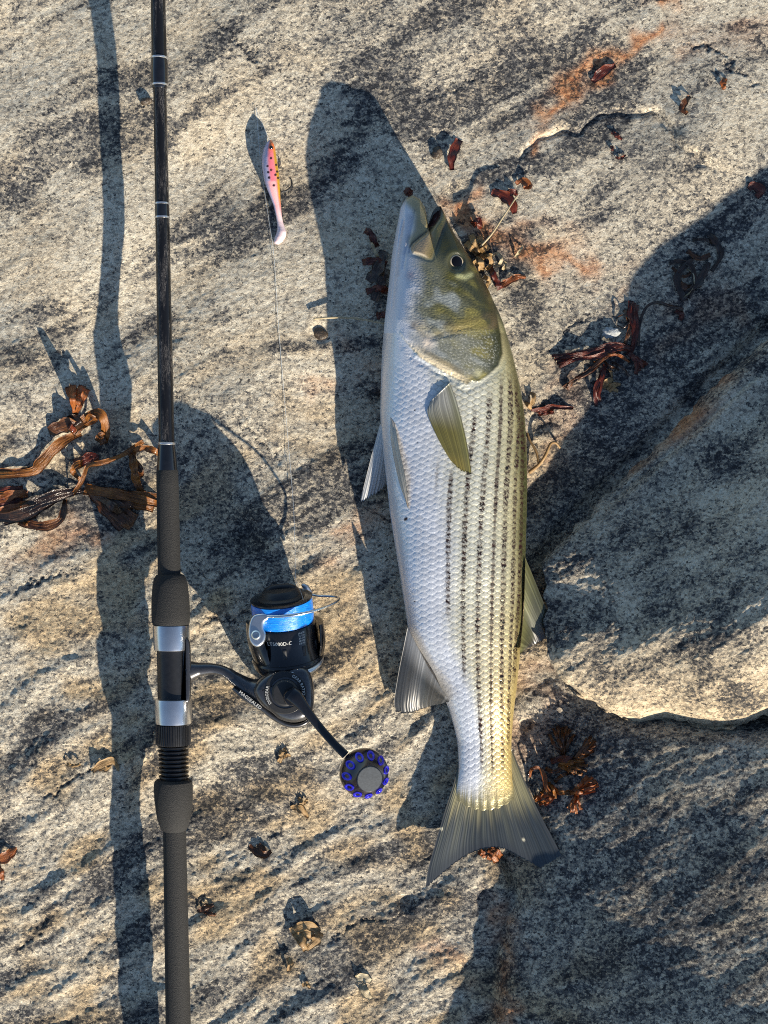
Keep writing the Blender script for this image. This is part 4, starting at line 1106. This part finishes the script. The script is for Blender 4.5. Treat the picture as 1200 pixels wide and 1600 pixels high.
# ------------------------------------------------------------------ seaweed and small debris
def weed_material(name, dark, mid, light, rough=0.32, trans=0.25):
    m, nt, b = new_mat(name)
    tc = nd(nt, 'ShaderNodeTexCoord').outputs['Object']
    bl = nd(nt, 'ShaderNodeAttribute', attribute_name='blade').outputs['Vector']
    f = maths(nt, 'ADD', maths(nt, 'MULTIPLY', noise(nt, tc, 140, 4, 0.65), 0.5), maths(nt, 'MULTIPLY', noise(nt, bl, 2.4, 3, 0.6), 0.5))
    c = ramp(nt, f, [(0.34, dark), (0.5, mid), (0.66, light)])
    f2 = noise(nt, bl, 4.0, 4, 0.65)
    c = mix(nt, 0.5, c, ramp(nt, f2, [(0.3, 0.45), (0.7, 1.0)]), 'MULTIPLY')
    nt.links.new(c, b.inputs['Base Color'])
    b.inputs['Roughness'].default_value = rough
    b.inputs['Coat Weight'].default_value = 0.08
    bump(nt, f2, 0.8, 0.0010, b)
    tr = nd(nt, 'ShaderNodeBsdfTranslucent'); nt.links.new(c, tr.inputs[0])
    ms = nd(nt, 'ShaderNodeMixShader'); ms.inputs[0].default_value = trans
    nt.links.new(b.outputs[0], ms.inputs[1]); nt.links.new(tr.outputs[0], ms.inputs[2])
    nt.links.new(ms.outputs[0], nt.nodes['Material Output'].inputs[0])
    return m
M['amber'] = weed_material('amber_rockweed', (0.10, 0.032, 0.008), (0.32, 0.115, 0.022), (0.52, 0.22, 0.05), trans=0.4)
M['brown'] = weed_material('brown_rockweed', (0.034, 0.013, 0.007), (0.125, 0.045, 0.016), (0.28, 0.115, 0.035))
M['black'] = weed_material('blackish_weed', (0.012, 0.008, 0.007), (0.035, 0.018, 0.010), (0.09, 0.04, 0.02), rough=0.2, trans=0.08)
M['red'] = weed_material('red_weed', (0.035, 0.007, 0.005), (0.12, 0.020, 0.010), (0.22, 0.05, 0.02))
M['orange'] = weed_material('orange_weed', (0.22, 0.055, 0.015), (0.42, 0.13, 0.035), (0.58, 0.25, 0.09), trans=0.4)
M['tan'] = weed_material('dry_tan_weed', (0.22, 0.12, 0.045), (0.44, 0.27, 0.11), (0.60, 0.42, 0.22), rough=0.6, trans=0.3)
M['straw'] = weed_material('dry_straw', (0.30, 0.22, 0.12), (0.52, 0.42, 0.25), (0.66, 0.57, 0.40), rough=0.6, trans=0.2)
M['shell'] = simple('chalky_shell', (0.36, 0.37, 0.36), 0.7, nscale=500, namt=0.3, bumpd=0.0008, bscale=700)
M['snail'] = simple('dark_snail', (0.05, 0.035, 0.022), 0.45, nscale=500, namt=0.5, bumpd=0.0006, bscale=900)

wr_ = np.random.default_rng(5)
def ribbon(path, w0, w1, lift=6, curl=0.7, ruffle=0.7, n=34, m=9, wmid=None, thick=0.35, tipz=1.0):
    """weed blade: path px (x,y[,lift mm]), widths px; rests at both ends on the rock and arches by lift mm"""
    P3 = [(p[0], p[1], p[2] if len(p) > 2 else np.nan) for p in path]
    P = spline([p[:2] for p in P3], n)
    u = np.linspace(0, 1, n)
    lf = [p[2] for p in P3]
    if np.isnan(lf).any(): zl = lift * np.sin(np.pi * u) ** 0.8 * (1 + .25 * np.sin(u * 9 + wr_.uniform(0, 6)))
    else: zl = np.interp(u, np.linspace(0, 1, len(lf)), lf)
    zl = zl + 0.9
    T = np.gradient(P, axis=0); T /= np.linalg.norm(T, axis=1)[:, None] + 1e-9
    N = np.stack([-T[:, 1], T[:, 0]], 1)
    wm = wmid if wmid is not None else (w0 + w1) / 2
    w0, wm, w1 = w0 * 1.3, wm * 1.3, w1 * 1.3
    w = np.interp(u, [0, .5, 1], [w0, wm, w1]) * (1 + 0.13 * np.sin(u * 17 + wr_.uniform(0, 6)))
    q = np.linspace(-.5, .5, m)
    ph = wr_.uniform(0, 6)
    XY = P[:, None] + N[:, None] * (w[:, None] * q[None])[..., None]
    z = zl[:, None] + curl * (np.abs(q)[None] * 2) ** 2 * np.sin(u * 5 + ph)[:, None] + ruffle * np.sin(u * 17 + ph)[:, None] * q[None] * 2 + 0.35 * np.cos(q * 19 + ph)[None]
    zz = zground(XY[..., 0], XY[..., 1]) + np.maximum(z, 0.4) * mm
    Vt = W(XY[..., 0], XY[..., 1], zz).reshape(-1, 3); Vb = W(XY[..., 0], XY[..., 1], zz - thick * mm).reshape(-1, 3)
    nn = n * m; F = gridF(n, m)
    ring = np.concatenate([np.arange(m), np.arange(1, n) * m + m - 1, (n - 1) * m + np.arange(m - 2, -1, -1), np.arange(n - 2, 0, -1) * m])
    sd = np.stack([ring, np.roll(ring, -1), np.roll(ring, -1) + nn, ring + nn], -1)
    ln = np.hypot(*np.diff(P, axis=0).T).sum()
    B = np.stack([np.repeat((u * ln / 60)[:, None], m, 1), q[None] * w[:, None] / 7.0, np.full((n, m), wr_.uniform(0, 9)), np.ones((n, m))], -1).reshape(-1, 4)
    return np.vstack([Vt, Vb]), np.vstack([F, F[:, ::-1] + nn, sd]), np.vstack([B, B])
def fan(base, tips, wb, wt, lift=6, **kw):
    """blades splitting from one base point towards several tips"""
    out = []
    bx, by = base
    for tx, ty in tips:
        mx, my = (bx + tx) / 2 + wr_.uniform(-3, 3), (by + ty) / 2 + wr_.uniform(-3, 3)
        out.append(ribbon([(bx, by), (mx, my), (tx, ty)], wb, wt, lift * wr_.uniform(.7, 1.3), **kw))
    return out
def weed(name, label, cat, at, blades, group=None):
    t = thing(name, label, cat, W(*at, float(zground(*at))), group)
    for mat, VFs in blades:
        for V, F, B in (VFs if isinstance(VFs, list) else [VFs]):
            part('frond', V, F, M[mat], t, attrs={'blade': B})
    return t

weed('seaweed', 'amber brown seaweed with an upright forked tip, left of the rod', 'seaweed', (115, 690), [
    ('orange', fan((118, 648), [(106, 604), (114, 601), (122, 606), (129, 602), (136, 607)], 5, 9, 14, n=16, m=5)),
    ('amber', ribbon([(118, 672), (130, 656), (146, 646), (159, 650), (165, 668), (162, 690)], 7, 10, 12, wmid=12)),
    ('amber', ribbon([(122, 668), (134, 658), (140, 650), (150, 655), (140, 662), (128, 668)], 5, 5, 10)),
    ('brown', ribbon([(76, 674), (93, 668), (110, 664), (126, 676)], 12, 13, 9, wmid=18)),
    ('black', ribbon([(100, 664), (110, 656), (122, 662), (128, 672)], 10, 8, 8, wmid=14)),
    ('red', ribbon([(104, 662), (112, 668), (118, 676)], 7, 5, 13)),
    ('amber', ribbon([(126, 676), (102, 688), (82, 704), (64, 724), (46, 738), (-30, 744)], 9, 9, 7, wmid=15, n=60)),
    ('brown', ribbon([(152, 690), (158, 680), (163, 694)], 8, 9, 6)),
    ('brown', ribbon([(60, 730), (30, 736), (-20, 738)], 6, 9, 3)),
])
weed('seaweed', 'large tangle of dark brown seaweed spreading both ways beside the foregrip', 'seaweed', (130, 765), [
    ('amber', ribbon([(112, 775), (124, 758), (131, 744), (138, 728), (160, 723), (180, 716), (198, 707), (224, 690)], 5, 6, 14, wmid=6, n=60, m=5)),
    ('amber', ribbon([(140, 727), (126, 724), (114, 732), (116, 740), (128, 752)], 9, 5, 9)),
    ('red', ribbon([(116, 726), (132, 720), (146, 714), (150, 722)], 12, 6, 7, wmid=14)),
    ('amber', ribbon([(203, 707), (222, 700), (240, 704), (256, 712)], 6, 9, 9, m=5)),
    ('amber', ribbon([(206, 708), (209, 728), (212, 748), (222, 772)], 10, 9, 11)),
    ('brown', ribbon([(204, 712), (214, 724), (221, 738), (216, 744)], 6, 8, 8)),
    ('amber', fan((132, 764), [(246, 776), (248, 788), (240, 796)], 12, 9, 8, wmid=12, n=44)),
    ('brown', fan((140, 766), [(204, 802), (213, 812), (206, 824), (192, 826), (218, 790)], 9, 12, 7, wmid=16, n=44)),
    ('black', fan((142, 768), [(198, 812), (210, 806)], 6, 9, 10, wmid=10, n=40)),
    ('black', [ribbon([(128, 766), (98, 772), (62, 784), (30, 800), (-30, 812)], 8, 14, 8, wmid=17, n=50), ribbon([(112, 772), (80, 782), (50, 798), (14, 808), (-30, 806)], 6, 12, 10, wmid=14, n=50),
               ribbon([(100, 774), (70, 790), (42, 806), (0, 816)], 5, 10, 6, wmid=12, n=50)]),
    ('brown', ribbon([(102, 780), (99, 800), (92, 814), (72, 822), (50, 820), (30, 812)], 6, 12, 8, wmid=11, n=50)),
    ('amber', ribbon([(60, 824), (44, 818), (30, 812)], 8, 7, 4)),
])
weed('seaweed', 'flat orange red seaweed blades tucked against the large dark tangle', 'seaweed', (20, 785), [
    ('orange', [ribbon([(-30, 786), (0, 780), (22, 772), (44, 772)], 14, 8, 5, wmid=12), ribbon([(-30, 800), (6, 798), (30, 792), (42, 786)], 10, 9, 6, wmid=12)]),
    ('red', [ribbon([(-20, 764), (10, 764), (36, 762)], 6, 5, 4), ribbon([(-30, 792), (4, 788), (36, 780)], 14, 8, 3, wmid=14)]),
    ('amber', ribbon([(-30, 770), (5, 774), (40, 768)], 8, 6, 4)),
])
weed('seaweed', 'wet red brown seaweed clump in the boulder shade beside the fish', 'seaweed', (965, 560), [
    ('red', [ribbon([(988, 545), (962, 538 + k * 3), (930, 546 + k * 4), (900, 552 + k * 3), (862 + 4 * k, 556 + k * 6)], 5, 3.5, 5, wmid=6, n=44) for k in range(4)]),
    ('brown', [ribbon([(966, 548), (944, 560), (924, 576 + k * 2), (900 - k * 4, 592 + 3 * k), (880 + 7 * k, 606 + 4 * (k % 2))], 5, 4, 5, wmid=5, n=40) for k in range(3)]),
    ('red', [ribbon([(986 + 4 * k, 470 + 3 * k), (984 + 5 * k, 494), (991 + 2 * k, 520), (986, 552)], 6, 5, 4, wmid=6) for k in range(3)]),
    ('brown', ribbon([(976, 484), (984, 510), (976, 540)], 4, 5, 4)),
    ('red', [ribbon([(946, 570), (938 + 3 * k, 590), (930 + 6 * k, 612), (932 + 5 * k, 634 - 6 * k)], 5, 4, 4, wmid=6) for k in range(2)]),
    ('red', [ribbon([(980, 550), (994, 560 + 2 * k), (1012 - 6 * k, 570 + 5 * k)], 5, 4, 4, wmid=6, n=20) for k in range(4)]),
    ('orange', ribbon([(928, 568), (946, 556), (966, 555), (984, 566)], 3, 3, 7, wmid=4)),
    ('black', [ribbon([(998, 540), (1000, 505), (1010, 480), (1026, 473), (1046, 478), (1068, 484)], 3, 4, 5, m=4), ribbon([(962, 498), (974, 492), (984, 500), (976, 512), (964, 508)], 1.6, 1.6, 5, m=4),
               ribbon([(956, 566), (972, 574), (984, 588)], 3, 3, 4, m=4), ribbon([(940, 560), (952, 572), (968, 578)], 3, 3, 4, m=4)]),
    ('red', ribbon([(1056, 484), (1066, 492), (1062, 500)], 7, 5, 2)),
])
weed('seaweed', 'filmy dark seaweed tuft in shade above the boulder seam', 'seaweed', (1080, 420), [
    ('black', [ribbon([(1046, 412), (1062, 408), (1080, 416), (1086, 440), (1076, 466)], 5, 3, 3, wmid=6), ribbon([(1108, 366), (1120, 380), (1126, 400), (1112, 424)], 7, 4, 3, wmid=8), ribbon([(1082, 376), (1100, 374), (1114, 380)], 3, 4, 3),
               ribbon([(1070, 470), (1058, 440), (1066, 420), (1090, 398)], 7, 3, 3, wmid=9), ribbon([(1070, 460), (1092, 440), (1108, 410)], 4, 6, 3, wmid=10)]),
    ('brown', [ribbon([(1050, 418), (1068, 432), (1082, 424)], 4, 3, 2), ribbon([(1074, 392), (1092, 404), (1110, 398)], 5, 6, 2), ribbon([(1060, 440), (1074, 450), (1096, 446)], 6, 4, 2, wmid=9)]),
    ('straw', ribbon([(1066, 466), (1082, 452), (1084, 430), (1074, 420)], 1.4, 1.2, 4, m=4)),
])
weed('seaweed', 'rust brown dried seaweed clump fanned out beside the tail fin', 'seaweed', (875, 1210), [
    ('brown', fan((880, 1180), [(858, 1146), (864, 1138), (871, 1133), (878, 1136), (885, 1134), (891, 1139), (898, 1147)], 4, 4, 6, n=24, m=5)),
    ('brown', fan((893, 1190), [(918, 1154), (924, 1150), (930, 1156), (932, 1164), (928, 1173), (920, 1178)], 4, 4.5, 6, n=24, m=5)),
    ('amber', fan((872, 1196), [(906, 1186), (914, 1190), (919, 1197), (917, 1205), (910, 1211), (900, 1209)], 4, 4, 5, n=24, m=5)),
    ('orange', ribbon([(828, 1216), (830, 1203), (842, 1200), (850, 1212), (854, 1232), (864, 1246)], 3, 7, 8, wmid=5)),
    ('orange', fan((868, 1240), [(834, 1246), (836, 1252), (842, 1257), (850, 1258), (858, 1254)], 5, 4, 4, n=24, m=5)),
    ('orange', fan((890, 1240), [(918, 1212), (926, 1214), (932, 1220), (935, 1227), (930, 1235), (920, 1238)], 4, 4.5, 6, n=24, m=5)),
    ('orange', fan((902, 1240), [(888, 1264), (894, 1270), (901, 1272), (908, 1266)], 3, 4, 4, n=20, m=5)),
    ('amber', ribbon([(858, 1226), (874, 1238), (894, 1238)], 5, 6, 5)),
    ('amber', fan((858, 1222), [(846, 1240), (856, 1246), (868, 1248)], 3, 4, 7, n=20, m=5)),
    ('red', ribbon([(860, 1190), (876, 1186), (894, 1188), (884, 1200)], 6, 5, 4, wmid=8)),
    ('brown', [ribbon([(852, 1200), (866, 1206), (884, 1196)], 5, 5, 4), ribbon([(866, 1222), (878, 1212), (894, 1206)], 4, 4, 6)]),
])
weed('seaweed', 'dark red seaweed half hidden under the belly shadow beside the jaw', 'seaweed', (590, 420), [
    ('red', [ribbon([(570, 360), (580, 366), (588, 386)], 8, 8, 4), ribbon([(566, 410), (584, 408), (604, 414)], 8, 9, 4, wmid=10), ribbon([(572, 456), (592, 450), (606, 456)], 7, 9, 4), ribbon([(588, 494), (600, 492), (610, 498)], 8, 8, 3)]),
    ('black', [ribbon([(576, 440), (590, 420), (600, 392)], 12, 10, 4, wmid=14), ribbon([(584, 470), (596, 440), (604, 420)], 10, 10, 3)]),
    ('straw', ribbon([(579, 376), (584, 388), (592, 404)], 3, 5, 6, m=4)),
])
weed('dried_weed', 'crumpled golden dried weed tucked behind the fish eye', 'seaweed', (755, 400), [
    ('tan', fan((748, 398), [(728, 378), (736, 366), (750, 368), (764, 384), (770, 402), (752, 424), (742, 414)], 6, 8, 9, n=20, m=5)),
    ('tan', [ribbon([(736, 384), (748, 376), (758, 384), (752, 396)], 5, 6, 10), ribbon([(750, 410), (760, 400), (768, 410), (760, 422)], 4, 5, 9), ribbon([(756, 432), (764, 438), (760, 450)], 6, 4, 6)]),
    ('straw', [ribbon([(768, 400), (776, 396), (784, 404), (780, 414), (772, 416)], 4, 4, 6, m=4), ribbon([(780, 408), (790, 412), (786, 422)], 3, 4, 5, m=4), ribbon([(806, 402), (812, 392), (817, 384)], 4, 2, 4, m=4)]),
    ('red', [ribbon([(738, 352), (748, 344), (750, 358)], 8, 6, 5), ribbon([(766, 416), (774, 436), (782, 452)], 6, 8, 5)]),
])
def bits(name, label, cat, at, mat, paths, lift=4, group=None):
    return weed(name, label, cat, at, [(mat, [ribbon(p, w0, w1, lift * 0.5, n=16, m=5, wmid=wm) for p, w0, wm, w1 in paths])], group)
bits('seaweed_scrap', 'curved red brown seaweed scrap standing above the fish snout', 'seaweed', (712, 240), 'red', [([(718, 218), (710, 234), (706, 248), (706, 266)], 10, 12, 5)], 7)
bits('seaweed_scrap', 'dark forked seaweed scrap with a straw across it', 'seaweed', (790, 312), 'red', [([(768, 300), (784, 304), (800, 316), (804, 334)], 8, 14, 6), ([(788, 304), (802, 300), (808, 306)], 7, 9, 4)], 4)
bits('seaweed_scrap', 'small bright orange seaweed flake touching the dark forked scrap', 'seaweed', (817, 288), 'orange', [([(806, 287), (816, 282), (828, 290), (818, 294)], 4, 9, 4)], 4)
bits('seaweed_scrap', 'rusty seaweed flake on the orange streaked vein', 'seaweed', (942, 118), 'red', [([(926, 128), (936, 118), (948, 108), (962, 102)], 6, 14, 5)], 4)
bits('seaweed_scrap', 'tiny orange seaweed flake on pale rock above the curved ledge', 'seaweed', (1131, 131), 'orange', [([(1134, 122), (1130, 130), (1132, 140)], 5, 8, 4)], 3)
bits('seaweed_scrap', 'small brown seaweed flake outside the curved ledge rim', 'seaweed', (1071, 165), 'brown', [([(1078, 150), (1070, 160), (1066, 170), (1074, 178)], 5, 9, 5)], 4)
bits('seaweed_scrap', 'thin red brown crumbs inside the curved ledge hollow', 'seaweed', (962, 228), 'red', [([(956, 206), (964, 212), (972, 218)], 4, 6, 3), ([(956, 228), (957, 236)], 4, 4, 3), ([(962, 246), (970, 247), (978, 242)], 3, 4, 2)], 2)
bits('seaweed_scrap', 'dark red seaweed flake just inside the boulder shade, away from the filmy tuft', 'seaweed', (1180, 298), 'red', [([(1170, 296), (1178, 290), (1190, 298), (1182, 308)], 6, 12, 6)], 3)
bits('seaweed_scrap', 'thin red brown seaweed strip reaching from the fish back', 'seaweed', (860, 640), 'red', [([(830, 642), (848, 640), (866, 636), (896, 638)], 4, 8, 3), ([(840, 648), (852, 646), (866, 644)], 4, 5, 3)], 3)
bits('seaweed_scrap', 'orange seaweed strip behind the fish head', 'seaweed', (800, 440), 'orange', [([(784, 446), (798, 438), (812, 432), (822, 434)], 8, 8, 3)], 4)
bits('dried_weed', 'pale tan dried weed tuft below the red brown clump', 'seaweed', (955, 603), 'tan', [([(942, 606), (950, 596), (958, 592)], 5, 8, 4), ([(948, 608), (958, 602), (970, 600)], 5, 7, 3), ([(952, 612), (958, 608), (966, 612)], 3, 5, 3), ([(956, 590), (955, 582), (950, 576)], 2, 3, 2)], 5)
bits('dried_weed', 'curled tan weed beside the back of the fish near the scrap strip', 'seaweed', (830, 626), 'tan', [([(824, 636), (832, 630), (834, 618), (828, 614)], 4, 6, 4), ([(820, 628), (826, 634), (830, 640)], 3, 6, 3)], 6)
bits('dried_weed', 'twin tan weed curls left of the locking nut on the ledge', 'seaweed', (165, 1196), 'tan', [([(104, 1194), (114, 1197), (126, 1194)], 4, 5, 3), ([(144, 1206), (154, 1198), (166, 1192), (178, 1190), (186, 1206)], 5, 12, 4), ([(150, 1200), (164, 1202), (174, 1196)], 4, 7, 4)], 5)
bits('dried_weed', 'small branched tan weed between handle arm and rod', 'seaweed', (441, 1180), 'tan', [([(436, 1192), (440, 1182), (438, 1172)], 5, 6, 3), ([(440, 1184), (446, 1176), (444, 1168)], 4, 5, 2), ([(442, 1184), (450, 1180), (454, 1182)], 4, 4, 2)], 4)
bits('dried_weed', 'forked tan weed scrap below the handle knob', 'seaweed', (468, 1264), 'tan', [([(454, 1262), (464, 1262), (474, 1268), (482, 1278)], 4, 9, 3), ([(470, 1264), (472, 1254), (466, 1246)], 6, 6, 3), ([(472, 1258), (478, 1252), (480, 1248)], 4, 4, 2)], 5)
bits('dried_weed', 'crinkled orange tan weed cup standing on bare rock between rear grip and tail', 'seaweed', (478, 1466), 'tan', [([(454, 1456), (466, 1450), (482, 1446), (500, 1456)], 8, 12, 7), ([(460, 1458), (470, 1468), (478, 1486)], 8, 12, 6), ([(500, 1456), (494, 1470), (478, 1484)], 8, 12, 6), ([(468, 1458), (482, 1460), (494, 1468)], 8, 10, 6)], 8)
bits('dried_weed', 'brown weed crumb with curled ends on bare rock near the butt collar', 'seaweed', (408, 1328), 'brown', [([(388, 1322), (400, 1330), (412, 1336), (424, 1330)], 6, 11, 5), ([(402, 1320), (410, 1326), (418, 1340)], 5, 8, 4)], 5)
bits('dried_weed', 'brown weed crumb beside the rear grip', 'seaweed', (324, 1422), 'brown', [([(308, 1424), (320, 1420), (334, 1414)], 4, 9, 5), ([(318, 1424), (328, 1428), (338, 1430)], 4, 6, 3)], 5)
bits('dried_weed', 'narrow tan weed sliver beside the crinkled cup', 'seaweed', (450, 1507), 'tan', [([(450, 1496), (454, 1506), (450, 1518)], 4, 8, 3)], 4)
bits('dried_weed', 'tiny tan weed flake next to the narrow sliver', 'seaweed', (478, 1540), 'tan', [([(472, 1540), (480, 1538), (484, 1544)], 4, 6, 3)], 3)
bits('dried_weed', 'bleached cream weed patch between the crinkled cup and the shaded slab', 'seaweed', (570, 1542), 'straw', [([(556, 1530), (568, 1528), (580, 1534)], 8, 12, 6), ([(564, 1536), (570, 1550), (580, 1562)], 8, 12, 5)], 4)
bits('seaweed_scrap', 'glossy orange seaweed curl across the rod shadow from the butt collar', 'seaweed', (10, 1336), 'orange', [([(-14, 1346), (4, 1342), (16, 1334), (26, 1324)], 8, 14, 6), ([(-4, 1352), (2, 1364), (4, 1376)], 6, 8, 4)], 7)
bits('seaweed_scrap', 'orange seaweed frill peeking out below the tail fork', 'seaweed', (770, 1336), 'orange', [([(768, 1324), (770, 1334), (776, 1348)], 8, 10, 7), ([(766, 1326), (776, 1332), (784, 1340)], 6, 9, 6), ([(764, 1326), (766, 1336), (764, 1344)], 5, 7, 5), ([(748, 1330), (754, 1334), (758, 1340)], 6, 7, 5)], 5)
bits('seaweed_scrap', 'dark red crumb touching the tip of the lower jaw', 'seaweed', (637, 300), 'red', [([(632, 296), (638, 300), (642, 306)], 7, 11, 7)], 16)
# straws and stalks
def stalk(name, label, path, r, mat, lift=4):
    P = spline([W(x, y, float(zground(x, y)) + h * mm) for x, y, h in path], 40)
    V, F = tube(P, [r * 1.1, r, r, r * .7], 7)
    solo(name, V, F, M[mat], label, 'straw')
stalk('straw', 'thin pale straw leaning from the golden dried weed', [(750, 386, 10), (768, 366, 13), (788, 336, 13), (808, 306, 8)], 0.0007, 'straw')
stalk('straw', 'pale straw poking out left of the gill cover', [(490, 498, 4), (530, 496, 6), (566, 499, 7), (600, 506, 8)], 0.0008, 'straw')
def forked_stalk():
    a = tube(spline([W(x, y, float(zground(x, y)) + h * mm) for x, y, h in [(827, 738, 4), (842, 726, 7), (852, 712, 9), (860, 694, 7), (868, 692, 5), (875, 700, 3)]], 40), [0.0016, 0.0013, 0.0012, 0.0010, .0007], 8)
    b = tube(spline([W(x, y, float(zground(x, y)) + h * mm) for x, y, h in [(842, 724, 7), (838, 706, 6), (828, 688, 4), (824, 676, 3)]], 30), [0.0011, 0.0009, 0.0007], 8)
    return join(a, b)
V, F = forked_stalk()
solo('twig', V, F, M['tan'], 'bent forked tan twig beside the middle of the fish back', 'twig')

# shells, snail and pebble
def lump(px, py, rx, ry, rz, mat, name, label, cat, seed=0, ridges=0):
    nu, nv = 18, 28
    th = np.linspace(0, math.pi, nu)[:, None]; ph = np.linspace(0, 2 * math.pi, nv, endpoint=False)[None]
    g = np.random.default_rng(seed); k = [g.uniform(0, 6) for _ in range(4)]
    r = 1 + 0.14 * np.sin(2 * ph + k[0]) * np.sin(th) + 0.10 * np.sin(3 * ph + 4 * th + k[1]) * np.sin(th) + (0.10 * np.cos(ridges * ph) * np.sin(th) if ridges else 0)
    z0 = float(zground(px, py)); c = W(px, py, z0 + rz * 0.55)
    V = np.stack(np.broadcast_arrays(c[0] + rx * r * np.sin(th) * np.cos(ph), c[1] + ry * r * np.sin(th) * np.sin(ph), c[2] + rz * r * np.cos(th)), -1)
    solo(name, V, gridF(nu, nv, True), M[mat], label, cat)
lump(954, 520, .0062, .0050, .0026, 'shell', 'barnacle', 'chalky grey white barnacle above the red brown seaweed', 'barnacle', 2, 9)
lump(228, 158, .0042, .0030, .0026, 'snail', 'snail', 'tiny dark snail beside the rod ferrule', 'snail', 3)
lump(683, 239, .0042, .0044, .0030, 'snail', 'snail', 'small brown snail beside the curved red scrap', 'snail', 4)
lump(501, 522, .0055, .0045, .0026, 'snail', 'snail', 'brown snail in a pit below the pale straw', 'snail', 6)
lump(1046, 1112, .0020, .0020, .0015, 'shell', 'shell_chip', 'tiny white shell chip below the boulder lip', 'shell', 7)
